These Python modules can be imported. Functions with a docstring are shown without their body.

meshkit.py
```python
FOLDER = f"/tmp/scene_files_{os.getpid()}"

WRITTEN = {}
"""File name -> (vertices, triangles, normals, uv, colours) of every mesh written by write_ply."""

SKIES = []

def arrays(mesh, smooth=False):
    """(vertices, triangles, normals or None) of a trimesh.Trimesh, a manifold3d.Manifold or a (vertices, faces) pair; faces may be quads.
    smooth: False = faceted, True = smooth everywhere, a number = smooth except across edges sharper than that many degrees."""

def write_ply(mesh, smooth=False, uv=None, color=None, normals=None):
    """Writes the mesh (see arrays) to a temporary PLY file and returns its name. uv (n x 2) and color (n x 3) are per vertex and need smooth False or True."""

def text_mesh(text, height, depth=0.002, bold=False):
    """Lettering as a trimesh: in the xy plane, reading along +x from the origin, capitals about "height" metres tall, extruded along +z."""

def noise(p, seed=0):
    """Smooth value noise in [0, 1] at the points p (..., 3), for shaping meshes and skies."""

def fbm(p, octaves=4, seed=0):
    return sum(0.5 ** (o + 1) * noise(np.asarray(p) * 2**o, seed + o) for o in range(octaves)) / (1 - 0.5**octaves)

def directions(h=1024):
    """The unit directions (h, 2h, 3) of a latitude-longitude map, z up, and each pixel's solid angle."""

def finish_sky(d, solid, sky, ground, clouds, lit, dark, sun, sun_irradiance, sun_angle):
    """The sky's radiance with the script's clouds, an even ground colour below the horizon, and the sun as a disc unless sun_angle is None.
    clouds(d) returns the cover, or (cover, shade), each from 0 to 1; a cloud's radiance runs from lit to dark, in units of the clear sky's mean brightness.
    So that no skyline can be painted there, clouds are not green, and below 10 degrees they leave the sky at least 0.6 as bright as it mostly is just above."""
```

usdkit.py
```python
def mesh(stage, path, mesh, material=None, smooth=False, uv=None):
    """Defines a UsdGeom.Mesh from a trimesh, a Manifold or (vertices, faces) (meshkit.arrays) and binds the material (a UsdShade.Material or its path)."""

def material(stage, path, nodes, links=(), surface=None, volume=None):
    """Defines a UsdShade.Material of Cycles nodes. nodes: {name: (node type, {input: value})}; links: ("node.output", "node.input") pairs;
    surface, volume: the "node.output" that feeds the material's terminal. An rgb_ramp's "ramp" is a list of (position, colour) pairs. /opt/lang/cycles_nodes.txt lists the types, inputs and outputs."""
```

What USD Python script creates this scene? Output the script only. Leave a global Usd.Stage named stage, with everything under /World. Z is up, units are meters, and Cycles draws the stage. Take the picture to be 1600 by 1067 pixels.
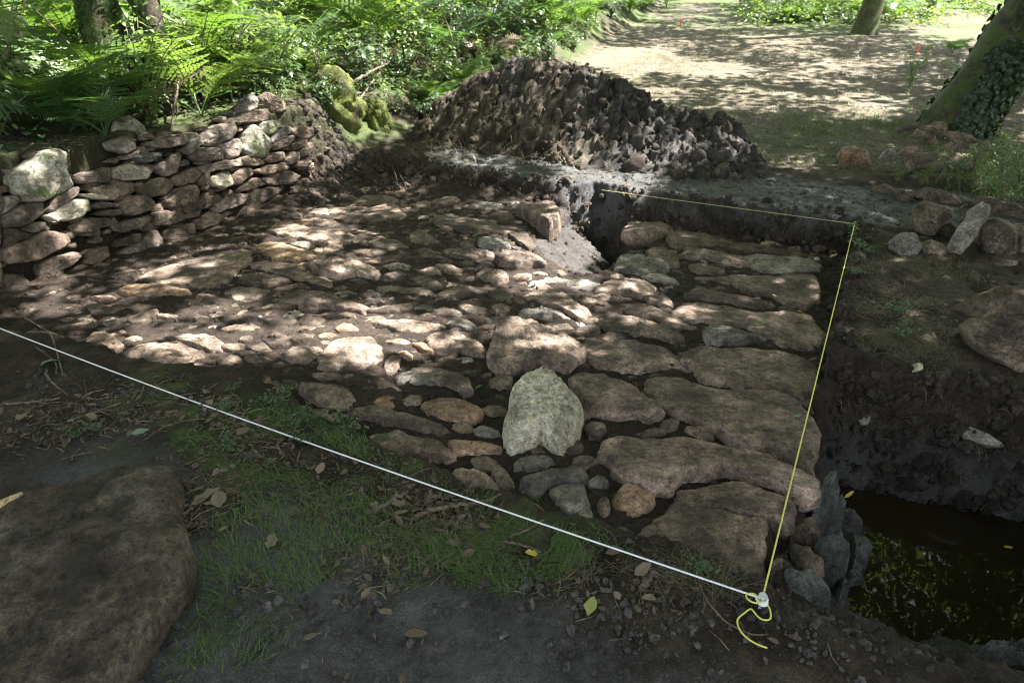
import math, random
import numpy as np, trimesh, usdkit, meshkit
from pxr import Usd, UsdGeom, UsdLux, UsdShade, Sdf, Gf, Vt

stage = Usd.Stage.CreateInMemory()
UsdGeom.SetStageUpAxis(stage, UsdGeom.Tokens.z)
UsdGeom.SetStageMetersPerUnit(stage, 1.0)
UsdGeom.Xform.Define(stage, '/World')
stage.SetDefaultPrim(stage.GetPrimAtPath('/World'))
UsdGeom.Scope.Define(stage, '/World/Looks')

# ------------------------------------------------------------------ camera, sky, sun
EYE = 1.65
PITCH = math.radians(28.2)
CP, SP = math.cos(PITCH), math.sin(PITCH)
FPX = 1067.0                                   # focal length in photo pixels (1600 wide)
cam = UsdGeom.Camera.Define(stage, '/World/camera')
cam.AddTranslateOp().Set(Gf.Vec3d(0, 0, EYE))
cam.AddRotateXOp().Set(90 - math.degrees(PITCH))
cam.CreateHorizontalApertureAttr(36.0)
cam.CreateVerticalApertureAttr(24.0)
cam.CreateFocalLengthAttr(FPX / 1600 * 36)
cam.CreateClippingRangeAttr(Gf.Vec2f(0.05, 500))
cam.CreateFStopAttr(4.0)
cam.CreateFocusDistanceAttr(2.7)
cam.CreateExposureAttr(3.0)

SUN_EL = math.radians(56)
sh = np.array([0.975, 0.22]); sh /= np.linalg.norm(sh)
SUN = np.array([sh[0] * math.cos(SUN_EL), sh[1] * math.cos(SUN_EL), math.sin(SUN_EL)])
dome = UsdLux.DomeLight.Define(stage, '/World/sky')
sky = usdkit.material(stage, '/World/Looks/sky', {
    't': ('sky_texture', {'sky_type': 'single_scattering', 'sun_disc': False, 'sun_elevation': SUN_EL, 'sun_rotation': math.atan2(SUN[0], SUN[1]), 'aerosol_density': 2.5}),
    'c': ('texture_coordinate', {}), 'n': ('noise_texture', {'scale': 3.0, 'detail': 6.0, 'roughness': .6}), 'r': ('rgb_ramp', {'ramp': [(.38, (.25, .25, .25)), (.58, (.9, .9, .9))]}),
    'h': ('hsv', {'saturation': .12, 'value': 1.35}), 'm': ('mix', {}),
    'b': ('background_shader', {'strength': 0.045})}, [('c.generated', 'n.vector'), ('n.fac', 'r.fac'), ('r.color', 'm.fac'), ('t.color', 'h.color'), ('t.color', 'm.color1'), ('h.color', 'm.color2'), ('m.color', 'b.color')], surface='b.background')
UsdShade.MaterialBindingAPI.Apply(dome.GetPrim()).Bind(sky)
dome.GetPrim().SetCustomDataByKey('kind', 'structure')
sun = UsdLux.DistantLight.Define(stage, '/World/sun')
sun.CreateIntensityAttr(1.25)
sun.CreateNormalizeAttr(True)
sun.CreateAngleAttr(0.5)
sun.CreateColorAttr(Gf.Vec3f(1.0, 0.94, 0.93))
_z = Gf.Vec3d(*SUN)
_x = Gf.Cross(Gf.Vec3d(0, 0, 1), _z).GetNormalized()
_y = Gf.Cross(_z, _x)
sun.AddTransformOp().Set(Gf.Matrix4d(_x[0], _x[1], _x[2], 0, _y[0], _y[1], _y[2], 0, _z[0], _z[1], _z[2], 0, 0, 0, 0, 1))

# ------------------------------------------------------------------ helpers
rng = np.random.default_rng(11)
used = {}
def numbered(name, parent='/World'):
    k = used.get((parent, name), -1) + 1
    used[(parent, name)] = k
    return f'{parent}/{name}' if k == 0 else f'{parent}/{name}_{k:03d}'

def tag(o, label=None, cat=None, group=None, kind=None):
    p = o.GetPrim() if hasattr(o, 'GetPrim') else o
    for k, v in (('label', label), ('category', cat), ('group', group), ('kind', kind)):
        if v:
            p.SetCustomDataByKey(k, v)
    return p

def path_of(parent):
    return '/World' if parent is None else str(parent.GetPath())

def obj(name, m, mat, parent=None, smooth=True):
    return usdkit.mesh(stage, numbered(name, path_of(parent)), m, '/World/Looks/' + mat, smooth).GetPrim()

def thing(name, label, cat, loc=(0, 0, 0), rz=0, group=None):
    x = UsdGeom.Xform.Define(stage, numbered(name))
    x.AddTranslateOp().Set(Gf.Vec3d(*map(float, loc)))
    x.AddRotateZOp().Set(math.degrees(rz))
    return tag(x, label, cat, group)

def dup(root, loc, rz, sc=1.0, label=None, group=None, tilt=0):
    was = root.GetCustomData()
    base = root.GetName()
    if base[-4:-3] == '_' and base[-3:].isdigit():
        base = base[:-4]
    x = UsdGeom.Xform.Define(stage, numbered(base))
    x.GetPrim().GetReferences().AddInternalReference(root.GetPath())
    x.ClearXformOpOrder()
    t = UsdGeom.Xformable(x)
    t.AddTransformOp(opSuffix='place').Set(Gf.Matrix4d().SetScale(sc) * Gf.Matrix4d().SetRotate(Gf.Rotation(Gf.Vec3d(1, 0, 0), tilt)) * Gf.Matrix4d().SetRotate(Gf.Rotation(Gf.Vec3d(0, 0, 1), math.degrees(rz))) * Gf.Matrix4d().SetTranslate(Gf.Vec3d(*map(float, loc))))
    x.GetPrim().SetInstanceable(True)
    return tag(x, label or was['label'], was['category'], group or was.get('group'))

class MB:
    """Collects pieces that become one mesh."""
    def __init__(self): self.v, self.f, self.n = [], [], 0
    def add(self, v, f):
        v = np.asarray(v, float); f = np.asarray(f, int)
        self.v.append(v); self.f.append(f + self.n); self.n += len(v)
    def get(self): return (np.vstack(self.v), np.vstack(self.f))

def tube(pts, rad, k=6, cap=True):
    pts = np.asarray(pts, float); n = len(pts)
    rad = np.broadcast_to(np.asarray(rad, float), (n,))
    T = np.gradient(pts, axis=0); T /= np.linalg.norm(T, axis=1, keepdims=True) + 1e-12
    up = np.array([0, 0, 1.0]) if abs(T[0, 2]) < .9 else np.array([1.0, 0, 0])
    A = np.cross(T, up); A /= np.linalg.norm(A, axis=1, keepdims=True) + 1e-12
    B = np.cross(T, A)
    th = np.arange(k) / k * 2 * np.pi
    V = pts[:, None] + rad[:, None, None] * (np.cos(th)[None, :, None] * A[:, None] + np.sin(th)[None, :, None] * B[:, None])
    V = V.reshape(-1, 3); F = []
    for i in range(n - 1):
        for j in range(k):
            a, b = i * k + j, i * k + (j + 1) % k
            F += [(a, b, b + k), (a, b + k, a + k)]
    if cap:
        V = np.vstack([V, pts[0], pts[-1]]); e = len(V)
        for j in range(k):
            F += [(e - 2, (j + 1) % k, j), (e - 1, (n - 1) * k + j, (n - 1) * k + (j + 1) % k)]
    return V, np.array(F)

def spline(p, n):
    p = np.asarray(p, float)
    from scipy.interpolate import CubicSpline
    d = np.r_[0, np.cumsum(np.linalg.norm(np.diff(p, axis=0), axis=1))]
    return CubicSpline(d, p)(np.linspace(0, d[-1], n))

def sm(a, b, x):
    t = np.clip((np.asarray(x, float) - a) / (b - a), 0, 1)
    return t * t * (3 - 2 * t)

def fb(x, y, sc, octv=4, seed=0, z=0.0):
    p = np.stack([np.asarray(x, float) * sc, np.asarray(y, float) * sc, np.zeros_like(np.asarray(x, float)) + z], -1)
    return meshkit.fbm(p, octv, seed) - .5

def ray(px, py):
    u, v = (px - 800) / FPX, (py - 533.5) / FPX
    return np.array([u, CP - v * SP, -SP - v * CP])

def at(px, py, z):
    d = ray(px, py)
    return np.array([0, 0, EYE]) + d * ((z - EYE) / d[2])

# ------------------------------------------------------------------ the lie of the land
O2 = at(1188, 948, 0)[:2]
_A = at(0, 512, 0)[:2] - O2; A2 = _A / np.linalg.norm(_A)       # along the white line, to the left
B2 = np.array([A2[1], -A2[0]])                                   # along the yellow line, away
if B2[1] < 0: B2 = -B2
def st(x, y):
    dx, dy = np.asarray(x, float) - O2[0], np.asarray(y, float) - O2[1]
    return dx * A2[0] + dy * A2[1], dx * B2[0] + dy * B2[1]
def xy(s, t): return O2 + s * A2 + t * B2

def inside(poly, x, y):
    c = np.zeros(np.shape(x), bool); j = len(poly) - 1
    for i in range(len(poly)):
        xi, yi = poly[i]; xj, yj = poly[j]
        if yi != yj:
            c ^= ((yi > y) != (yj > y)) & (x < (xj - xi) * (y - yi) / (yj - yi) + xi)
        j = i
    return c
def pdist(poly, x, y):
    d = np.full(np.shape(x), 1e9); n = len(poly)
    for i in range(n):
        a, b = np.array(poly[i]), np.array(poly[(i + 1) % n]); e = b - a
        h = np.clip(((x - a[0]) * e[0] + (y - a[1]) * e[1]) / (e @ e), 0, 1)
        d = np.minimum(d, np.hypot(x - a[0] - h * e[0], y - a[1] - h * e[1]))
    return d

def floor_z(x, y):
    s, t = st(x, y)
    return -0.10 - 0.036 * np.clip(t, 0, 4.2) + 0.03 * sm(1.4, 2.6, s) * sm(4.4, 3.2, s)

WATER_Z = -0.50
HOLE = [xy(0.0, 0.02), xy(0.03, .5), xy(0.0, 1.2), xy(-0.02, 1.75)] + [at(p[0], p[1], 0)[:2] for p in [(1304, 552), (1400, 566), (1500, 590), (1640, 612), (1800, 640), (1800, 1130), (1640, 1085), (1510, 1048), (1400, 1012), (1310, 985), (1240, 958)]]
WPOLY = [at(p[0], p[1], WATER_Z)[:2] for p in [(1300, 752), (1345, 762), (1450, 786), (1600, 818), (1750, 850), (1750, 1040), (1600, 1030), (1530, 1022), (1400, 985), (1330, 958), (1310, 905), (1300, 840)]]
PIT = [at(p[0], p[1], -.22)[:2] for p in [(836, 392), (856, 345), (878, 322), (935, 318), (985, 342), (1036, 370), (1014, 390), (972, 406), (952, 434), (915, 440), (878, 430), (852, 412)]]

def ground(x, y, fine=True):
    x = np.asarray(x, float); y = np.asarray(y, float)
    s, t = st(x, y)
    z = 0.04 * np.maximum(0, y - 8) + 0.03 * sm(2.5, 5, x) * sm(9, 2, y)
    n1 = fb(x, y, 1.1, 3, 1); n2 = fb(x, y, 6, 4, 2); n3 = fb(x, y, 26, 3, 3)
    # woodland bank behind the wall
    sb = 4.74 + 0.2 * np.maximum(0, t - 9)
    wid = 0.16 + 0.75 * sm(3.3, 4.6, t)
    hb_ = 0.58 + 0.1 * sm(3.2, 0, t) + .35 * sm(5, 9, s) + .12 * n1
    hb_ = hb_ * (1 - .35 * sm(3.6, 5.5, t))
    bank = sm(0, 1, (s - sb - .05 * n2) / wid)
    z = z * (1 - bank) + (hb_ + 0.05 * np.maximum(0, y - 9)) * bank
    rough = 0.012 + .02 * bank
    z = z + n1 * .05 * (1 - .5 * bank) + n2 * rough * 1.3 + n3 * rough * .9
    # trench
    tn = 0.10 + .17 * np.exp(-((s - 2.35) / .35) ** 2) + .05 * n2 + .03 * fb(s, s * 0, 3, 2, 9) - .1 * sm(3.2, 3.9, s)
    e_near = sm(0, .09, t - tn)
    e_far = sm(0, .15, 4.08 + .05 * n2 + .02 * n3 - t + .25 * sm(1.6, 3.5, s) * n1)
    e_rt = sm(0, .04, s + .045 + .02 * n2)
    e_lf = sm(0, 1, (sb - s + .04) / .1)
    ins = e_near * e_far * e_rt * e_lf
    fl = floor_z(x, y) + .035 * n2 + .03 * n3 + .010 + .008 * sm(1.2, 1.7, s)
    fl = fl + .1 * sm(3.5, 4.0, t) * sm(2.4, 3.6, s)              # slumped earth along the far left
    fl = fl + .12 * sm(4.35, 4.7, s) * sm(1.8, 3.2, t)                                # and along the foot of the wall
    z = z * (1 - ins) + fl * ins
    # little pit
    d = pdist(PIT, x, y); inn = inside(PIT, x, y)
    dep = np.where(inn, sm(0, .16, d + .05 * n2), 0)
    uu = (x - at(840, 375, -.22)[0]) / (at(1010, 375, -.22)[0] - at(840, 375, -.22)[0])
    z = z - dep * (.06 + .22 * sm(.1, .7, uu) + .22 * sm(.55, .95, uu) + .06 * n2)
    # drain hole with standing water
    R = inside(HOLE, x, y); dr = pdist(HOLE, x, y); W = inside(WPOLY, x, y); dw = pdist(WPOLY, x, y)
    f = np.where(W, 1, dr / (dr + dw + 1e-6)) * R
    f = np.clip(f + f * (1 - f) * (n1 * 1.2 + n2 * .7), 0, 1)
    zz = z * (1 - f) + (WATER_Z) * f - np.where(W, .03 + .25 * sm(0, .35, dw), 0) + R * f * (1 - f) * n2 * .12
    return np.where(R, zz, z)

def gz(x, y): return float(ground(np.array([x]), np.array([y]))[0])

_tt = np.r_[np.linspace(.6, 9, 900), np.geomspace(9.05, 90, 300)]
def hit(px, py, off=0.0):
    d = ray(px, py); P = np.array([0, 0, EYE]) + _tt[:, None] * d
    dz = P[:, 2] - ground(P[:, 0], P[:, 1]) - off
    k = np.argmax(dz < 0)
    if dz[k] >= 0: k = len(_tt) - 1
    k = max(k, 1)
    a = dz[k - 1] / (dz[k - 1] - dz[k] + 1e-12)
    return P[k - 1] * (1 - a) + P[k] * a

# ------------------------------------------------------------------ materials
def M(name, nodes, links, surface): usdkit.material(stage, '/World/Looks/' + name, nodes, links, surface)

def stone_mat(name, c1, c2, c3, rough=.75, lich=.0, moss=0.0, moss_at=.5, stain=(0.03, 0.027, 0.022), stain_at=.57, bump=.9):
    mul = lambda c, k: tuple(np.array(c) * k)
    nodes = {
        'g': ('geometry', {}), 'oi': ('object_info', {}),
        'n1': ('noise_texture', {'scale': 6.0, 'detail': 6.0, 'roughness': .62}),
        'n2': ('noise_texture', {'scale': 38.0, 'detail': 5.0, 'roughness': .7}),
        'n3': ('noise_texture', {'scale': 4.6, 'detail': 9.0, 'roughness': .75, 'distortion': .5}),
        'n4': ('noise_texture', {'scale': 150.0, 'detail': 3.0, 'roughness': .6}),
        'r1': ('rgb_ramp', {'ramp': [(.38, c1), (.5, c2), (.64, c3)]}),
        'r2': ('rgb_ramp', {'ramp': [(.3, (.38, .37, .36)), (.48, (1, 1, 1)), (.7, (1.75, 1.68, 1.5))]}),
        'm1': ('mix', {'mix_type': 'multiply', 'fac': 1.0}),
        'r3': ('rgb_ramp', {'ramp': [(stain_at - .06, (0, 0, 0)), (stain_at + .06, (1, 1, 1))]}),
        'r5': ('rgb_ramp', {'ramp': [(.3, (.6, .6, .6)), (.5, (1, 1, 1)), (.68, (1.5, 1.47, 1.42))]}), 'm5': ('mix', {'mix_type': 'multiply', 'fac': 1.0}),
        'vo': ('voronoi_texture', {'scale': 26.0, 'randomness': 1.0}), 'r6': ('rgb_ramp', {'ramp': [(.12, (.25, .25, .25)), (.2, (1, 1, 1))]}), 'm6': ('mix', {'mix_type': 'multiply', 'fac': .7}),
        'm2': ('mix', {'color2': stain}),
        'mf': ('math', {'math_type': 'multiply', 'value2': .8}),
        'vr': ('map_range', {'from_min': 0, 'from_max': 1, 'to_min': .78, 'to_max': 1.22}),
        'm3': ('mix', {'mix_type': 'multiply', 'fac': 1.0}),
        'cc': ('combine_color', {}),
        'r4': ('rgb_ramp', {'ramp': [(moss_at, (0, 0, 0)), (moss_at + .12, (1, 1, 1))]}),
        'n5': ('noise_texture', {'scale': 9.0, 'detail': 5.0, 'roughness': .65}),
        'mm': ('math', {'math_type': 'multiply', 'value2': moss}),
        'm4': ('mix', {'color2': (.045, .075, .012)}),
        'ba': ('math', {'math_type': 'multiply_add', 'value2': .5}),
        'b': ('bump', {'strength': bump, 'distance': .012}),
        'p': ('principled_bsdf', {'roughness': rough, 'specular_ior_level': .22})}
    L = [('g.position', f'{n}.vector') for n in ('n1', 'n2', 'n3', 'n4', 'n5')]
    L += [('n1.fac', 'r1.fac'), ('n2.fac', 'r2.fac'), ('r1.color', 'm1.color1'), ('r2.color', 'm1.color2'), ('n3.fac', 'r3.fac'), ('r3.color', 'mf.value1'), ('mf.value', 'm2.fac'),
          ('m1.color', 'm5.color1'), ('n4.fac', 'r5.fac'), ('r5.color', 'm5.color2'), ('g.position', 'vo.vector'), ('vo.distance', 'r6.fac'), ('m5.color', 'm6.color1'), ('r6.color', 'm6.color2'), ('m6.color', 'm2.color1'), ('oi.random', 'vr.value'), ('vr.result', 'cc.r'), ('vr.result', 'cc.g'), ('vr.result', 'cc.b'), ('m2.color', 'm3.color1'), ('cc.color', 'm3.color2'),
          ('n5.fac', 'r4.fac'), ('r4.color', 'mm.value1'), ('mm.value', 'm4.fac'), ('m3.color', 'm4.color1'), ('m4.color', 'p.base_color'),
          ('n4.fac', 'ba.value1'), ('n2.fac', 'ba.value3'), ('ba.value', 'b.height'), ('b.normal', 'p.normal')]
    M(name, nodes, L, 'p.BSDF')

stone_mat('stone_brown', (.075, .058, .043), (.148, .114, .086), (.25, .195, .15), stain_at=.55)
stone_mat('stone_grey', (.085, .078, .065), (.145, .134, .112), (.23, .215, .185))
stone_mat('stone_dark', (.045, .036, .027), (.085, .068, .05), (.14, .112, .082))
stone_mat('stone_orange', (.09, .062, .042), (.17, .115, .073), (.26, .185, .12))
stone_mat('stone_pale', (.17, .16, .115), (.27, .255, .19), (.37, .35, .265), stain_at=.66)
stone_mat('stone_white', (.38, .37, .34), (.5, .49, .45), (.6, .58, .54), stain_at=.7)
stone_mat('stone_bluish', (.035, .038, .034), (.06, .065, .058), (.10, .105, .094), rough=.6)
stone_mat('stone_mossy', (.12, .115, .085), (.22, .21, .165), (.33, .32, .27), moss=.85)
stone_mat('stone_wall', (.055, .045, .036), (.105, .086, .07), (.18, .152, .125), moss=.15)
stone_mat('stone_slab', (.034, .027, .02), (.068, .055, .041), (.125, .107, .084), stain_at=.58)
stone_mat('earth_clod', (.016, .0125, .0095), (.032, .026, .02), (.06, .05, .04), rough=.85, bump=1.0)
stone_mat('clay_clod', (.04, .038, .035), (.07, .066, .062), (.11, .106, .1), rough=.7, bump=1.0)
stone_mat('bark', (.03, .026, .019), (.055, .047, .034), (.09, .077, .058), moss=.3)
stone_mat('bark_mossy', (.025, .023, .014), (.045, .042, .025), (.08, .072, .045), moss=.75, moss_at=.44)
stone_mat('log_wood', (.075, .062, .046), (.12, .10, .076), (.17, .15, .115), moss=.25)
stone_mat('peeled_wood', (.22, .16, .08), (.33, .25, .13), (.42, .34, .2), stain_at=.75)
stone_mat('twig_wood', (.06, .048, .035), (.11, .09, .065), (.17, .145, .11), stain_at=.8)
stone_mat('moss', (.022, .024, .008), (.045, .055, .012), (.085, .10, .02), stain_at=.58, stain=(.05, .038, .026))

def leaf_mat(name, cols, trans=.45, rough=.45, tcol=None):
    tc = tcol or tuple(np.array(cols[len(cols) // 2]) * np.array([2.0, 2.0, .9]))
    nodes = {'g': ('geometry', {}), 'oi': ('object_info', {}), 'a': ('math', {'math_type': 'add'}), 'fr': ('math', {'math_type': 'fraction'}),
             'r': ('rgb_ramp', {'ramp': cols}), 'p': ('principled_bsdf', {'roughness': rough, 'specular_ior_level': .4}),
             't': ('translucent_bsdf', {'color': tc}), 'm': ('mix_closure', {'fac': trans})}
    M(name, nodes, [('g.random_per_island', 'a.value1'), ('oi.random', 'a.value2'), ('a.value', 'fr.value1'), ('fr.value', 'r.fac'), ('r.color', 'p.base_color'), ('p.BSDF', 'm.closure1'), ('t.BSDF', 'm.closure2')], 'm.closure')

leaf_mat('leaf_canopy', [(.035, .075, .014), (.05, .10, .018), (.075, .13, .025)], .55, .45, (.17, .265, .04))
leaf_mat('leaf_fern', [(.05, .105, .022), (.08, .145, .036), (.115, .18, .055)], .38)
leaf_mat('leaf_fern_dark', [(.035, .08, .024), (.05, .105, .035), (.07, .125, .045)], .35)
leaf_mat('leaf_bramble', [(.045, .085, .035), (.07, .115, .055), (.105, .15, .085)], .3, .28)
leaf_mat('leaf_light', [(.075, .125, .034), (.105, .165, .052), (.15, .205, .085)], .4)
leaf_mat('leaf_ivy', [(.02, .042, .014), (.034, .062, .02), (.055, .085, .03)], .2, .3)
leaf_mat('grass_green', [(.035, .075, .014), (.055, .115, .02), (.085, .14, .035), (.06, .12, .025), (.15, .13, .07)], .3)
leaf_mat('grass_dry', [(.07, .058, .035), (.12, .104, .068), (.19, .168, .115), (.10, .10, .05)], .2)
leaf_mat('litter', [(.04, .029, .02), (.07, .05, .034), (.105, .08, .058), (.14, .115, .09), (.055, .038, .026)], .12, .6)
leaf_mat('leaf_yellowgreen', [(.30, .33, .10), (.34, .36, .12)], .25)
leaf_mat('leaf_yellow', [(.45, .36, .05), (.5, .42, .07)], .25)
leaf_mat('leaf_palegreen', [(.13, .2, .13), (.16, .23, .15)], .2)
leaf_mat('leaf_brown', [(.09, .064, .042), (.13, .098, .066), (.19, .15, .11)], .1)
leaf_mat('leaf_fresh', [(.07, .15, .045), (.10, .19, .06)], .3)

def plain(name, col, rough=.5, spec=.5):
    M(name, {'g': ('geometry', {}), 'n': ('noise_texture', {'scale': 300.0, 'detail': 2.0}), 'r': ('rgb_ramp', {'ramp': [(.3, tuple(np.array(col) * .7)), (.7, tuple(np.array(col) * 1.15))]}),
             'p': ('principled_bsdf', {'roughness': rough, 'specular_ior_level': spec})}, [('g.position', 'n.vector'), ('n.fac', 'r.fac'), ('r.color', 'p.base_color')], 'p.BSDF')
plain('string_white', (.75, .78, .78)); plain('string_yellow', (.62, .62, .12)); plain('string_faded', (.42, .38, .16)); plain('peg_orange', (.8, .12, .03)); plain('steel', (.5, .52, .5), .35)

# ground: masks R = grey clay, G = dry straw and litter, B = green growth
nodes = {'at': ('attribute', {'attribute': 'cover'}), 'sc': ('separate_color', {}), 'g': ('geometry', {}),
         'n1': ('noise_texture', {'scale': 4.0, 'detail': 7.0, 'roughness': .65}), 'n2': ('noise_texture', {'scale': 45.0, 'detail': 5.0, 'roughness': .7}), 'n4': ('noise_texture', {'scale': 190.0, 'detail': 3.0, 'roughness': .65}),
         'v': ('voronoi_texture', {'scale': 70.0}),
         'soil': ('rgb_ramp', {'ramp': [(.36, (.011, .0085, .006)), (.5, (.025, .019, .0135)), (.66, (.052, .039, .028))]}),
         'clay': ('rgb_ramp', {'ramp': [(.36, (.030, .0315, .0305)), (.5, (.054, .0555, .0535)), (.66, (.09, .091, .087))]}),
         'straw': ('rgb_ramp', {'ramp': [(.28, (.032, .028, .019)), (.45, (.075, .066, .045)), (.7, (.18, .16, .118))]}),
         'green': ('rgb_ramp', {'ramp': [(.3, (.018, .032, .008)), (.5, (.04, .065, .014)), (.7, (.085, .11, .03))]}),
         'a1': ('math', {'math_type': 'multiply_add', 'value2': .5}), 'a2': ('math', {'math_type': 'multiply', 'value2': .5}),
         'm1': ('mix', {}), 'm2': ('mix', {}), 'm3': ('mix', {}), 'm7': ('mix', {'mix_type': 'multiply', 'fac': 1.0}), 'r7': ('rgb_ramp', {'ramp': [(.3, (.5, .5, .5)), (.5, (1, 1, 1)), (.66, (1.7, 1.65, 1.55))]}),
         'rv': ('rgb_ramp', {'ramp': [(.10, (1, 1, 1)), (.16, (0, 0, 0))]}), 'm8': ('mix', {'color2': (.16, .14, .115)}), 'mv': ('math', {'math_type': 'multiply', 'value2': .5}), 'n6': ('noise_texture', {'scale': 9.0, 'detail': 2.0}), 'r8': ('rgb_ramp', {'ramp': [(.5, (0, 0, 0)), (.6, (1, 1, 1))]}), 'mw': ('math', {'math_type': 'multiply'}),
         'ba': ('math', {'math_type': 'multiply_add', 'value2': .5}), 'b': ('bump', {'strength': .9, 'distance': .014}),
         'ro': ('map_range', {'from_min': 0, 'from_max': 1, 'to_min': .9, 'to_max': .55}),
         'p': ('principled_bsdf', {'specular_ior_level': .22})}
M('ground', nodes, [('at.color', 'sc.color'), ('g.position', 'n1.vector'), ('g.position', 'n2.vector'), ('g.position', 'n4.vector'), ('g.position', 'v.vector'),
    ('n1.fac', 'a2.value1'), ('n2.fac', 'a1.value1'), ('a2.value', 'a1.value3')] + [('a1.value', f'{k}.fac') for k in ('soil', 'clay', 'straw', 'green')] + [
    ('soil.color', 'm1.color1'), ('clay.color', 'm1.color2'), ('sc.r', 'm1.fac'), ('m1.color', 'm2.color1'), ('straw.color', 'm2.color2'), ('sc.g', 'm2.fac'), ('m2.color', 'm3.color1'), ('green.color', 'm3.color2'), ('sc.b', 'm3.fac'),
    ('m3.color', 'm7.color1'), ('n4.fac', 'r7.fac'), ('r7.color', 'm7.color2'), ('v.distance', 'rv.fac'), ('rv.color', 'mv.value1'), ('g.position', 'n6.vector'), ('n6.fac', 'r8.fac'), ('mv.value', 'mw.value1'), ('r8.color', 'mw.value2'), ('mw.value', 'm8.fac'), ('m7.color', 'm8.color1'), ('m8.color', 'p.base_color'), ('n4.fac', 'ba.value1'), ('n2.fac', 'ba.value3'), ('ba.value', 'b.height'), ('b.normal', 'p.normal'), ('sc.r', 'ro.value'), ('ro.result', 'p.roughness')], 'p.BSDF')
M('water', {'g': ('geometry', {}), 'n': ('noise_texture', {'scale': 6.0, 'detail': 1.0}), 'b': ('bump', {'strength': .03, 'distance': .02}), 'p': ('principled_bsdf', {'base_color': (.014, .011, .006), 'roughness': .01, 'specular_ior_level': .5, 'ior': 1.33})},
  [('g.position', 'n.vector'), ('n.fac', 'b.height'), ('b.normal', 'p.normal')], 'p.BSDF')
# ------------------------------------------------------------------ ground sheets
def axis(lo, hi, step, far_lo, far_hi):
    mid = np.arange(lo, hi + 1e-9, step)
    def grow(a, far):
        out, d = [], step
        while abs(a) < abs(far) if far * a > 0 or far == 0 else True:
            d *= 1.09; a = a + math.copysign(d, far - lo if far < lo else 1)
            out.append(a)
            if (far < lo and a < far) or (far > hi and a > far): break
        return out
    return np.r_[grow(lo, far_lo)[::-1], mid, grow(hi, far_hi)]
gx = axis(-4.3, 3.6, .016, -70, 70)
gy = axis(.75, 7.6, .016, -30, 110)
X, Y = np.meshgrid(gx, gy)
Z = ground(X.ravel(), Y.ravel()).reshape(X.shape)
S_, T_ = st(X, Y)
ground_exact = ground
def ground(x, y, fine=True):
    x = np.asarray(x, float); y = np.asarray(y, float)
    i = np.clip(np.searchsorted(gx, x) - 1, 0, len(gx) - 2); j = np.clip(np.searchsorted(gy, y) - 1, 0, len(gy) - 2)
    a = np.clip((x - gx[i]) / (gx[i + 1] - gx[i]), 0, 1); b = np.clip((y - gy[j]) / (gy[j + 1] - gy[j]), 0, 1)
    return (Z[j, i] * (1 - a) + Z[j, i + 1] * a) * (1 - b) + (Z[j + 1, i] * (1 - a) + Z[j + 1, i + 1] * a) * b
gn = np.stack([-np.gradient(Z, gx, axis=1), -np.gradient(Z, gy, axis=0), np.ones_like(Z)], -1)
gn /= np.linalg.norm(gn, axis=-1, keepdims=True)
n1 = fb(X, Y, 1.6, 4, 21); n2 = fb(X, Y, 7, 4, 22)
SB = 4.74 + .2 * np.maximum(0, T_ - 9)
in_tr = sm(0, .12, T_ - .12) * sm(.0, .06, 4.03 - T_) * sm(-.06, .0, S_) * sm(0, .1, SB - S_)
inR = inside(HOLE, X, Y)
bankm = sm(-.05, .4, S_ - SB)
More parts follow.
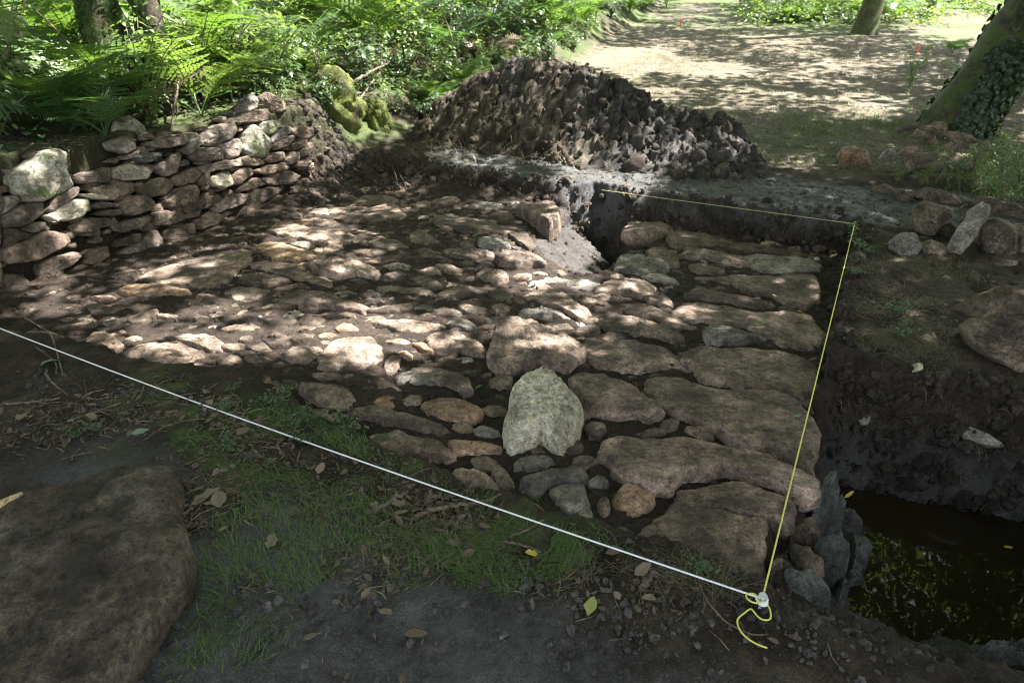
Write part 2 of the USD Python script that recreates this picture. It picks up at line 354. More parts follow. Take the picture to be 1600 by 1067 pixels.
clay = np.maximum.reduce([
    sm(.12, -.25, T_ + .28 + .3 * n2 + .25 * n1) * sm(3.0, 2.2, S_ + n1) * sm(.28, .5, .75 + n1 - .25 * sm(1.0, 1.8, S_)),
    sm(3.95, 4.1, T_) * sm(5.35, 4.9, T_ + .6 * n1) * sm(-1.5, -.7, S_ + n1) * sm(4.3, 3.9, S_),
    .9 * sm(0, .15, .5 - np.hypot((S_ - 4.35) / 1.1, (T_ + .35) / .6) + n1 * .6),
    .95 * inside(PIT, X, Y), inR * sm(-.2, -.4, Z) * .9])
clay = clay * (1 - .35 * sm(.05, .25, n2)) * (1 - bankm)
straw = np.maximum.reduce([
    sm(5.3, 6.2, T_ + 1.2 * n1) * (1 - bankm) * sm(.15, .55, .62 + n1 * 1.1),
    .55 * sm(-.05, -.3, S_) * sm(1.6, 2.2, T_) * sm(4.9, 4.2, T_) * sm(.0, .3, n2 + .15),
    .35 * sm(.0, .25, n2 + .06) * sm(.1, 0, T_) * (1 - clay),
    (.35 * sm(.0, .25, n2 + .05)) * bankm])
green = np.maximum.reduce([
    .8 * sm(.25, -.05, np.abs(T_ + .10 + .25 * n1) - .2) * sm(.4, .8, S_) * sm(3.2, 2.4, S_) * sm(.0, .2, n2 + n1 * .5 + .08),
    .8 * bankm * sm(-.1, .2, n1 + .12),
    .7 * sm(4.0, 4.1, T_) * sm(.55, .1, np.abs(T_ - 4.3)) * sm(.5, .0, np.abs(S_ - 3.0) - .25) * sm(-.05, .15, n2),
    .6 * sm(5.6, 6.3, T_) * sm(8.5, 6.8, T_) * sm(-.05, .25, n1) * sm(4.3, 2.5, S_),
    .85 * sm(16, 19, T_) * sm(-.2, .1, n1),
    .8 * sm(-1.2, -2.0, S_ + .5 * n1) * sm(2.5, 3.0, T_) * sm(5.8, 5.0, T_)])
cover = np.stack([clay, straw * (1 - .8 * clay), green * (1 - .6 * clay)], -1) * (1 - .97 * in_tr[..., None] * (np.array([.55, 1, 1])))
iv = np.arange(X.size).reshape(X.shape)
q = np.stack([iv[:-1, :-1], iv[:-1, 1:], iv[1:, 1:], iv[1:, :-1]], -1).reshape(-1, 4)
sc_, tc_ = st(X, Y)
cx, cy = (X[:-1, :-1] + X[1:, 1:]).ravel() / 2, (Y[:-1, :-1] + Y[1:, 1:]).ravel() / 2
cs, ct = st(cx, cy)
csb = 4.74 + .2 * np.maximum(0, ct - 9)
hole_q = inside(HOLE, cx, cy)
tr_q = (ct > .1) & (ct < 4.05) & (cs > -.05) & (cs < csb) & ~hole_q
bank_q = (cs >= csb) & ~hole_q
path_q = (ct >= 5.6) & ~bank_q & ~hole_q
steep = np.sqrt(1 - gn[..., 2] ** 2)
wgt = sm(.25, .75, steep) * (np.abs(X) < 5) * (Y < 9.5)
P3 = np.stack([X, Y, Z], -1)
idx = wgt > .01
q3 = P3[idx]
amp = (meshkit.fbm(q3 * 9, 3, 301) - .5) * .11 + (np.abs(meshkit.fbm(q3 * 22, 3, 302) - .5) - .12) * .09
P3[idx] += gn[idx] * (amp * wgt[idx])[:, None]
soft = (np.abs(X) < 5) & (Y < 9.5) & ~idx
P3[soft, 2] += (meshkit.fbm(P3[soft] * 34, 2, 303) - .5) * .020 + (meshkit.fbm(P3[soft] * 13, 2, 304) - .5) * .022 * (in_tr[soft] < .3)
du = np.gradient(P3, axis=1); dv = np.gradient(P3, axis=0)
gn = np.cross(du, dv); gn /= np.linalg.norm(gn, axis=-1, keepdims=True) + 1e-12
def sheet(name, sel):
    f = q[sel]; u, inv = np.unique(f.ravel(), return_inverse=True)
    f = inv.reshape(-1, 4)
    m = UsdGeom.Mesh.Define(stage, numbered(name))
    m.CreatePointsAttr(Vt.Vec3fArray.FromNumpy(P3.reshape(-1, 3)[u].astype(np.float32)))
    m.CreateFaceVertexCountsAttr(Vt.IntArray.FromNumpy(np.full(len(f), 4, np.int32)))
    m.CreateFaceVertexIndicesAttr(Vt.IntArray.FromNumpy(f.astype(np.int32).ravel()))
    m.CreateSubdivisionSchemeAttr('none')
    m.CreateNormalsAttr(Vt.Vec3fArray.FromNumpy(gn.reshape(-1, 3)[u].astype(np.float32))); m.SetNormalsInterpolation('vertex')
    UsdGeom.PrimvarsAPI(m).CreatePrimvar('cover', Sdf.ValueTypeNames.Color3fArray, 'vertex').Set(Vt.Vec3fArray.FromNumpy(cover.reshape(-1, 3)[u].astype(np.float32)))
    UsdShade.MaterialBindingAPI.Apply(m.GetPrim()).Bind(UsdShade.Material.Get(stage, '/World/Looks/ground'))
    return tag(m, kind='structure')
sheet('ground', ~(tr_q | bank_q | path_q | hole_q))
trench = sheet('trench_floor', tr_q)
sheet('woodland_bank', bank_q)
sheet('woodland_path', path_q)
sheet('drain_bank', hole_q)
wp = np.array(WPOLY); wc = wp.mean(0); wp2 = wc + (wp - wc) * 1.25
from shapely.geometry import Polygon, Point
from shapely import constrained_delaunay_triangles
def flat_poly(p2, z, under):
    tris = [g for g in constrained_delaunay_triangles(Polygon(p2)).geoms]
    v = []; f = []
    for g in tris:
        c = np.array(g.exterior.coords)[:3]
        if np.cross(c[1] - c[0], c[2] - c[0]) < 0: c = c[::-1]
        f.append((len(v), len(v) + 1, len(v) + 2)); v += [(x, y, z) for x, y in c]
    return np.array(v), np.array(f)
tag(obj('pool_water', flat_poly(wp2, WATER_Z, 0), 'water', None, False), kind='structure')

# ------------------------------------------------------------------ stones
def outline(pts, n, amp, r):
    p = np.asarray(pts, float)
    a, b = p, np.roll(p, -1, 0)
    p = np.stack([a * .9 + b * .1, a * .1 + b * .9], 1).reshape(-1, 2)       # corners cut once
    c = np.vstack([p, p[:1]]); d = np.r_[0, np.cumsum(np.linalg.norm(np.diff(c, axis=0), axis=1))]
    u = np.linspace(0, d[-1], n, endpoint=False)
    o = np.stack([np.interp(u, d, c[:, 0]), np.interp(u, d, c[:, 1])], -1)
    t = np.roll(o, -1, 0) - np.roll(o, 1, 0); t /= np.linalg.norm(t, axis=1, keepdims=True) + 1e-9
    nn = np.stack([t[:, 1], -t[:, 0]], -1)
    off = r.uniform(0, 100)
    w = fb(o[:, 0] + off, o[:, 1], 5 / max(.08, d[-1] / 3), 3, 5)
    return o + nn * (w * amp * d[-1] / 3)[:, None]

def blob(pts, hf, hb, seed, p=4.0, facets=2, rough=.12, n=None, m=None, amp=.085, rise=None, crease=0.0):
    """A stone in a local frame: its outline in x and y, standing hf proud towards +z and hb towards -z; the larger p, the flatter its face and the sharper its arrises."""
    r = np.random.default_rng(seed)
    pts = np.asarray(pts, float)
    per = np.linalg.norm(pts - np.roll(pts, 1, 0), axis=1).sum()
    n = n or int(np.clip(per / .018, 16, 104))
    m = m or int(np.clip(n / 4.5, 5, 18))
    o = outline(pts, n, amp, r)
    c = np.array(Polygon(pts).buffer(0).centroid.coords[0]) if Polygon(pts).is_valid else o.mean(0)
    R = np.linalg.norm(o - c, axis=1).mean()
    rb = float(np.clip(1.35 / p, .06, .45))
    ne = min(5, m - 2)
    e_ = np.linspace(1.15, 0, ne) ** 1.35 * rb
    rr = np.r_[np.linspace(0, 1 - e_[0], m - ne + 1)[1:], 1 - e_[1:], ]
    rr = np.unique(np.clip(np.r_[rr, 1.0], 0.02, 1.0)); m = len(rr)
    V = [np.array([[c[0], c[1], hf]])]
    dirs = [(r.uniform(0, 6.28), r.uniform(.80, 1.0), r.uniform(.12, .5)) for _ in range(facets)]
    off = r.uniform(0, 50, 3)
    ta, tm_ = r.uniform(0, 6.28), r.uniform(0, .16) * hf / R
    for k in rr:
        q_ = c + (o - c) * k
        d = min((1 - k) / rb, 1.0)
        zt = np.full(n, float(hf))
        for a, b0, b1 in dirs:
            e = (q_ - c) @ np.array([math.cos(a), math.sin(a)]) / R
            zt = np.minimum(zt, np.maximum(hf * (b0 - b1 * e), .3 * hf))
        zz = zt * math.sqrt(max(0, 1 - (1 - d) ** 2)) + (q_ - c) @ np.array([math.cos(ta), math.sin(ta)]) * tm_ * d
        V.append(np.c_[q_, zz])
    nb = max(3, m // 4)
    for k in np.linspace(.97, .4, nb):
        V.append(np.c_[c + (o - c) * k, np.full(n, -hb * (1 - k ** 3) - .3 * hb)])
    V.append(np.array([[c[0], c[1], -hb * 1.25]]))
    v = np.vstack(V)
    L = max(hf, .03)
    f1 = 1.0 / max(R * .55, .03)
    nz = meshkit.fbm(v * f1 + off, 3, seed % 97) - .5
    nz2 = meshkit.fbm(v * f1 * 4 + off, 3, seed % 89) - .5
    nz3 = meshkit.fbm(v * f1 * 11 + off, 2, seed % 83) - .5
    top = np.where(v[:, 2] > -1e-6, 1.0, .4)
    v[:, 2] += (nz * 1.9 * rough + nz2 * rough * 1.5 + nz3 * rough * .8) * L * top
    if crease:
        cz = np.abs(meshkit.fbm(v * f1 * 1.3 + off + 7, 3, 41) - .5); cz2 = np.abs(meshkit.fbm(v * f1 * 5 + off + 3, 3, 43) - .5)
        v[:, 2] += crease * (cz * 2.2 + cz2 * .7 - .28) * top
    v[:, :2] += (v[:, :2] - c) * (nz[:, None] * .12 + nz2[:, None] * .10)
    if rise is not None: v[:, 2] += rise(v[:, 0], v[:, 1])
    F = []; nr = m + nb; j = np.arange(n); j1 = (j + 1) % n
    F = [np.c_[np.zeros(n, int), 1 + j, 1 + j1]]
    for i in range(nr - 1):
        a, b = 1 + i * n + j, 1 + i * n + j1
        F += [np.c_[a, a + n, b + n], np.c_[a, b + n, b]]
    e = len(v) - 1; s0 = 1 + (nr - 1) * n
    F.append(np.c_[s0 + j, np.full(n, e), s0 + j1])
    F = np.vstack(F)
    if np.sum(o[:, 0] * np.roll(o[:, 1], -1) - np.roll(o[:, 0], -1) * o[:, 1]) < 0: F = F[:, ::-1]
    return v, F

def pairs(s): return np.array([tuple(map(float, p.split(','))) for p in s.split()])
MATS = dict(b='stone_brown', g='stone_grey', d='stone_dark', o='stone_orange', p='stone_pale', w='stone_white', u='stone_bluish', m='stone_mossy', s='stone_slab', k='stone_wall')

def foot(px, h):
    """Outline in the photograph to a footprint on the trench floor: its far rim lies at the stone's top, its near rim at the floor."""
    px = np.asarray(px, float); y0, y1 = px[:, 1].min(), px[:, 1].max()
    out = []
    for a, b in px:
        k = (y1 - b) / (y1 - y0 + 1e-6)
        z = -.16
        for _ in range(3):
            w = at(a, b, z); z = float(floor_z(w[0], w[1])) + h * (.15 + .75 * k)
        out.append(w[:2])
    return np.array(out)

pave = tag(UsdGeom.Xform.Define(stage, numbered('stone_pavement')), kind='structure')
paths = []
def paving(code, s, h=None, p=None, facets=2, rough=.10, seed=None, parent=pave, name='stone', lift=0.0, grow=None):
    px = pairs(s)
    area_px = Polygon(px).buffer(0).area
    w0 = foot(px, .04)
    ar = abs(Polygon(w0).buffer(0).area)
    if h is None: h = float(np.clip(.16 * math.sqrt(ar) + .012, .03, .075))
    w = foot(px, h)
    c = w.mean(0); s_c = float(st(c[0], c[1])[0]); w = c + (w - c) * (grow or (1.05 if s_c < 1.25 else 1.18)); z0 = float(floor_z(c[0], c[1]))
    size = math.sqrt(abs(Polygon(w).buffer(0).area))
    if p is None: p = float(np.clip(3.6 + size * 26, 4.5, 15.0))
    seed = seed or int(abs(px[0, 0] * 7 + px[0, 1] * 13 + len(px)))
    if s_c > 1.25 and h < .1: h = h * .85
    v, f = blob(w - c, h, .07, seed, p, facets, rough, rise=lambda x, y: floor_z(x + c[0], y + c[1]) - z0)
    v = v + np.array([c[0], c[1], z0 + lift])
    paths.append(w)
    return obj(name, (v, f), MATS[code], parent, 30)

R_ = '''b|1043,795 1060,778 1100,790 1160,802 1193,812 1197,830 1193,860 1196,900 1190,922 1150,905 1090,885 1040,868 1000,855 975,842 990,830 1015,815|.06
b|948,690 950,676 975,667 1010,672 1050,678 1090,682 1130,692 1165,708 1200,715 1230,732 1258,752 1268,765 1262,782 1245,778 1160,742 1130,741 1066,747 1057,774 1020,768 990,750 962,735 950,715|.10
b|1060,775 1067,749 1130,744 1160,744 1240,775 1245,795 1238,812 1232,830 1190,812 1140,797 1100,785|.085
o|976,748 1026,776 1018,790 988,812 970,800 956,784|.05
b|1005,607 1012,585 1030,577 1060,578 1085,592 1105,602 1140,604 1180,608 1210,611 1232,622 1246,640 1262,655 1268,680 1276,705 1272,725 1262,748 1240,735 1205,713 1165,705 1150,698 1130,680 1100,665 1070,650 1040,638 1018,622|.08
b|1055,548 1095,540 1130,546 1175,543 1215,546 1255,552 1278,565 1282,590 1278,625 1255,632 1235,618 1205,608 1150,605 1110,598 1095,590 1070,570|.06
b|912,548 925,538 960,532 985,527 1015,538 1045,545 1065,562 1085,585 1060,580 1030,577 1000,583 970,583 940,575 918,562|.06
b|888,588 905,580 930,578 960,588 985,600 1005,620 1025,640 1034,655 1010,660 985,655 950,652 920,642 900,615|.075
d|1030,660 1050,648 1063,655 1060,670 1042,678|.04
b|1068,662 1085,655 1115,672 1118,685 1105,690 1085,682 1070,672|.04
g|1098,512 1108,505 1125,506 1165,514 1195,520 1200,527 1180,535 1150,538 1125,543 1105,537|.075
b|1060,475 1090,466 1130,473 1180,486 1230,484 1270,493 1283,515 1278,550 1250,547 1215,540 1200,525 1165,512 1110,503 1070,500 1050,490|.05
d|1070,462 1090,446 1110,452 1150,464 1180,472 1210,481 1180,485 1130,472 1090,466|.05
b|1085,428 1115,426 1145,424 1180,430 1230,430 1268,428 1282,445 1278,470 1260,485 1240,482 1205,463 1170,455 1140,440 1110,432|.055
g|1150,400 1175,392 1210,398 1245,403 1270,408 1283,425 1265,427 1230,428 1190,425 1175,415 1160,408|.045
b|1058,395 1075,388 1110,387 1130,396 1160,405 1175,412 1160,418 1125,410 1100,402 1075,402|.06
d|1008,392 1020,385 1040,388 1060,400 1062,418 1040,420 1025,412|.05
g|963,405 972,394 1000,395 1022,402 1040,418 1030,428 1000,430 975,425 962,415|.09
b|930,450 945,437 975,432 1010,436 1028,445 1022,462 1005,470 980,460 955,457 940,456|.07
d|1005,462 1030,450 1050,472 1052,484 1030,480 1012,472|.05
g|1000,430 1030,426 1055,435 1062,445 1040,446 1015,438|.04
b|962,480 990,473 1015,478 1045,490 1070,502 1090,515 1072,514 1040,505 1010,495 985,488|.05
d|935,495 960,488 990,495 1020,503 1050,512 1070,530 1068,538 1050,535 1020,525 985,520 950,512|.07
b|980,350 990,342 1030,344 1045,354 1035,368 1010,376 985,372 975,360|.10
d|1038,368 1060,358 1090,362 1130,372 1150,380 1135,388 1100,385 1070,388 1045,385|.06
d|1130,378 1165,378 1200,384 1240,392 1265,400 1240,402 1200,396 1160,392 1140,388|.035
d|1268,378 1280,374 1292,380 1290,392 1275,394|.06
p|1271,403 1277,400 1283,404 1279,408|.03
d|1075,415 1100,408 1120,415 1135,424 1110,430 1085,425|.035
b|1250,625 1275,612 1282,640 1270,650|.04
b|775,545 780,515 800,502 835,512 870,525 898,540 903,550 895,568 878,580 865,572 845,566 825,575 805,582 785,578 772,562|.13
b|668,530 680,516 700,514 722,520 745,532 755,548 752,560 740,556 715,548 690,548 675,542|.07
g|692,502 705,493 725,497 740,508 742,520 728,520 712,510|.05
b|743,512 760,505 778,508 780,518 760,518|.04
b|588,502 620,497 655,495 685,497 692,505 680,515 655,522 630,522 605,512|.06
o|640,530 660,530 677,543 676,556 665,552 650,540|.05
b|648,575 660,565 685,570 715,580 732,592 735,612 725,620 712,608 690,602 665,592|.07
o|660,625 680,610 705,617 735,625 748,635 748,650 735,658 710,660 690,655 672,645|.075
g|618,590 638,575 655,582 665,595 683,603 650,606 625,602|.055
g|738,668 752,658 768,664 782,675 783,685 765,687 742,683|.045
d|765,590 785,582 800,590 798,605 780,612 765,605|.05
d|752,635 770,628 790,632 790,648 770,652 755,645|.04
b|912,665 925,652 945,662 948,672 938,688 920,688|.04
o|698,692 705,684 735,686 770,687 784,692 782,705 760,712 730,712 705,708|.06
b|572,684 590,672 615,670 645,678 672,685 692,700 702,718 680,722 655,715 625,705 595,700|.07
d|545,640 560,628 590,628 620,638 650,650 680,662 695,675 680,682 650,676 620,665 585,655 555,650|.07
b|706,730 715,722 730,732 758,738 770,750 785,770 765,772 735,762 715,748|.045
b|767,735 775,726 790,730 800,745 806,760 795,772 780,762|.05
g|800,725 815,708 835,703 855,710 868,720 850,732 825,738 805,735|.045
g|812,755 830,742 860,732 880,725 895,716 912,725 922,740 915,755 890,752 862,760 840,778 815,770|.06
g|858,760 885,751 915,757 920,780 930,825 905,815 885,800 870,785|.045
g|917,752 930,738 948,738 953,752 940,768 925,765|.05
b|932,785 942,770 952,780 955,800 948,815 935,810|.04
g|960,735 968,728 980,735 978,748 965,750|.04
b|805,782 825,780 848,792 858,806 835,802|.02
b|470,598 490,600 520,592 535,598 552,618 555,632 540,642 520,640 500,630 480,612|.09
b|486,585 500,575 515,576 535,586 525,596 505,598|.06
o|364,596 380,592 400,588 420,583 418,600 408,616 393,617 385,602|.06
b|497,560 520,535 550,523 575,522 592,535 590,560 565,575 530,580 505,575|.07
b|440,555 455,540 480,537 500,538 497,558 480,570 455,565|.06
d|408,528 425,518 440,518 460,530 450,540 425,544|.045
d|385,545 400,532 415,535 425,550 400,552|.045
b|340,562 355,551 372,553 382,565 365,573 345,572|.045
b|382,555 405,552 425,558 420,568 400,570 388,568|.045
b|345,540 360,531 378,533 385,545 370,552 350,550|.05
b|345,515 365,502 385,500 405,508 408,518 380,522 355,522|.05
o|495,522 510,516 528,527 520,533 500,532|.05
b|490,512 500,506 515,512 510,518 495,518|.04
o|524,515 535,502 550,504 560,515 545,522 530,522|.05
d|458,525 470,516 490,522 488,532 470,535|.04
b|600,570 612,552 625,558 622,575 608,590|.05
o|616,550 630,540 645,552 645,565 628,562|.05
b|595,530 615,525 640,532 640,542 610,540|.05
d|490,490 510,484 540,484 552,492 553,502 530,498 505,495|.06
b|497,645 515,636 528,648 540,668 520,665|.04
d|440,595 455,586 468,598 462,612 445,610|.04
d|420,598 432,590 445,600 442,612 425,612|.035
b|625,625 640,612 660,618 655,635 638,640|.05
b|25,525 45,513 70,513 92,525 90,538 65,545 40,540|.06
b|95,508 110,499 130,497 148,502 145,510 120,518 98,515|.05
b|130,545 145,520 160,516 185,530 195,540 180,552 150,556|.07
b|200,560 215,540 240,528 275,526 300,535 310,548 295,560 260,570 225,578 205,572|.09
b|255,522 280,517 320,520 345,530 345,548 325,552 305,540 275,526|.07
o|190,452 205,442 230,442 262,446 290,450 294,458 265,462 230,462 210,466|.07
b|172,426 185,414 205,418 217,432 208,440 188,437|.07
b|225,432 250,418 290,408 340,398 380,392 385,405 360,425 345,445 310,450 285,445 255,440|.06
b|240,497 255,490 275,488 282,495 260,502|.05
d|200,500 220,487 243,480 245,492 232,506 210,510|.06
g|160,500 175,493 187,502 178,512 163,508|.05
b|130,480 150,475 185,472 200,482 180,492 150,490|.05
b|182,518 190,513 199,519 190,525|.04
d|195,532 210,520 222,526 210,540|.04
d|265,590 280,582 297,588 292,598 272,600|.04
d|300,600 315,595 322,602 310,608|.03
d|232,570 245,565 252,572 240,578|.03
o|403,385 415,377 440,377 460,385 480,395 490,403 475,409 455,407 430,408 420,398|.08
g|447,376 475,375 492,385 485,390 465,388|.05
b|472,372 490,362 515,359 540,363 562,370 570,378 550,383 520,385 500,383 485,378|.075
b|487,408 500,402 530,404 555,407 575,418 588,428 580,438 555,430 530,435 510,428 495,420|.10
b|397,412 420,405 450,410 480,418 500,428 515,440 510,448 485,442 455,432 425,422|.06
d|378,432 395,423 420,425 440,433 450,440 420,446 390,445 375,440|.05
b|352,455 375,446 400,447 420,452 408,465 392,475 370,470|.05
b|420,460 435,445 465,445 490,455 520,465 550,475 572,483 560,490 530,485 500,478 465,472 435,468|.09
b|453,442 465,438 482,448 488,453 470,450|.04
d|405,480 425,472 455,470 462,478 440,485 415,487|.05
d|465,478 480,473 498,480 490,490 472,488|.05
b|420,358 435,344 455,342 475,352 490,365 465,372 435,370|.06
o|458,345 470,337 485,340 488,352 472,354|.06
d|490,350 505,340 525,348 532,356 510,358|.05
d|522,342 535,335 558,340 562,347 540,350|.05
d|562,345 575,337 595,342 598,350 575,352|.05
b|540,330 560,325 590,318 615,320 630,332 625,343 600,342 570,338|.08
d|553,318 570,306 600,304 622,312 610,320 580,324|.06
b|505,330 520,322 545,326 540,335 515,336|.05
b|482,332 495,323 512,325 515,335 495,338|.05
b|545,358 560,352 585,358 592,366 570,368|.04
d|575,378 595,372 625,378 638,388 610,392 585,388|.05
d|550,392 570,383 595,388 605,396 580,402 558,400|.05
b|525,398 540,392 556,398 545,404|.04
o|562,410 580,402 595,410 580,416|.04
g|597,415 615,407 640,412 640,425 615,424|.05
d|600,430 620,422 642,430 638,440 615,440|.05
d|590,452 610,444 640,450 645,460 620,462 600,460|.05
g|525,458 550,450 580,452 612,465 595,475 572,485 550,475|.035
d|575,490 600,478 640,470 640,485 610,492|.05
b|802,315 820,306 845,306 860,318 870,340 868,360 855,368 840,355 828,335 815,322|.16
d|675,335 690,330 720,338 760,345 785,355 792,365 760,366 720,360 690,348|.09
g|747,375 755,364 775,363 790,375 796,386 775,390 752,386|.09
b|776,405 790,392 805,385 825,392 840,402 850,418 830,416 805,422 785,415|.10
b|740,395 755,388 772,392 770,403 750,405|.06
d|692,390 705,384 722,388 745,402 730,408 710,400|.06
d|716,380 728,371 742,378 740,388 725,390|.06
b|676,340 682,336 695,348 708,360 700,362 685,352|.06
d|640,365 655,358 675,370 690,380 665,384 645,380|.06
d|648,392 665,385 685,390 688,398 665,400 650,400|.05
b|655,420 668,413 682,420 688,432 670,430|.05
d|682,415 700,411 720,420 732,430 715,432 695,425|.05
d|640,430 660,428 680,440 690,450 675,456 655,445|.05
d|685,455 700,445 735,442 758,442 762,455 745,458 720,462 700,466|.08
b|745,420 760,412 775,414 785,425 792,440 775,445 758,435|.10
d|716,478 730,471 755,478 765,490 748,496 725,490|.06
b|820,462 825,450 850,440 875,452 895,470 915,485 932,502 900,500 875,480 845,470|.05
d|852,512 870,505 888,503 895,515 870,520|.05
b|640,450 655,446 675,455 680,465 655,465|.04
g|645,480 665,472 690,480 685,490 655,488|.04
d|678,485 695,477 720,488 724,497 700,496 682,494|.05
g|735,322 750,312 770,312 785,320 780,330 755,330|.07
b|676,312 690,304 712,306 718,315 700,322 685,320|.06
b|640,318 655,311 678,316 675,326 650,326|.06
d|765,335 780,325 800,332 805,345 785,348|.07
d|785,355 805,350 825,365 835,390 825,392 805,375|.06
g|836,438 850,430 875,430 890,440 870,447 850,442|.04
g|880,440 900,432 930,436 940,448 915,455 895,450|.05
d|765,455 785,448 800,460 795,475 775,470|.06
d|765,475 785,468 800,480 795,492 775,492|.06
o|600,300 620,292 645,296 650,305 625,308|.06
b|655,303 675,296 700,300 705,306 680,308|.05
d|712,305 730,298 760,302 765,312 740,312|.06
b|505,302 525,294 550,298 552,308 525,312|.06
b|560,296 580,290 600,296 590,304 570,304|.05'''
for line in R_.split('\n'):
    c_, s_, h_ = line.split('|')
    paving(c_, s_, float(h_), rough=.14 if c_ in 'bgd' else .1, facets=3)
# small cobbles bedded between the digitised stones
from shapely import STRtree
polys = [Polygon(p).buffer(0) for p in paths]
tree_ = STRtree(polys); r = np.random.default_rng(5); small = []; rub = MB(); n_small = 0
for k in range(14000):
    s_, t_ = r.uniform(.25, 4.6), r.uniform(.22, 3.95)
    if s_ < 1.5 and r.uniform() < .75: continue
    c = xy(s_, t_)
    rad = r.uniform(.022, .085) * (1.15 if t_ > 2 else 1)
    if inside(PIT, np.array([c[0]]), np.array([c[1]]))[0] or pdist(PIT, np.array([c[0]]), np.array([c[1]]))[0] < rad: continue
    pt = Point(c)
    near = tree_.query(pt.buffer(rad * .8))
    if any(polys[i].distance(pt) < rad * .5 for i in near): continue
    if any((c[0] - a) ** 2 + (c[1] - b) ** 2 < (.7 * (rad + d)) ** 2 for a, b, d in small): continue
    small.append((c[0], c[1], rad))
    th = np.sort(r.uniform(0, 6.28, 8)); el = r.uniform(.5, .9); a0 = r.uniform(-.6, .4)
    o = np.c_[np.cos(th) * rad * 1.15, np.sin(th) * rad * el] * r.uniform(.85, 1.1, (8, 1))
    o = o @ np.array([[math.cos(a0), math.sin(a0)], [-math.sin(a0), math.cos(a0)]])
    h = rad * r.uniform(.3, .55) + .012
    nn = int(np.clip(rad / .0045, 9, 20))
    v, f = blob(o, h, .04, k, 6.0, 3, .16, n=nn, m=6)
    z0 = float(floor_z(*c)) - .012
    v = v + np.array([c[0], c[1], z0])
    if rad > .04 and n_small < 120:
        obj('stone', (v, f), MATS[r.choice(list('bbbddbog'))], pave, 42); n_small += 1
    else: rub.add(v, f)
tag(obj('small_cobbles', rub.get(), 'stone_dark', pave, 42), kind='stuff')

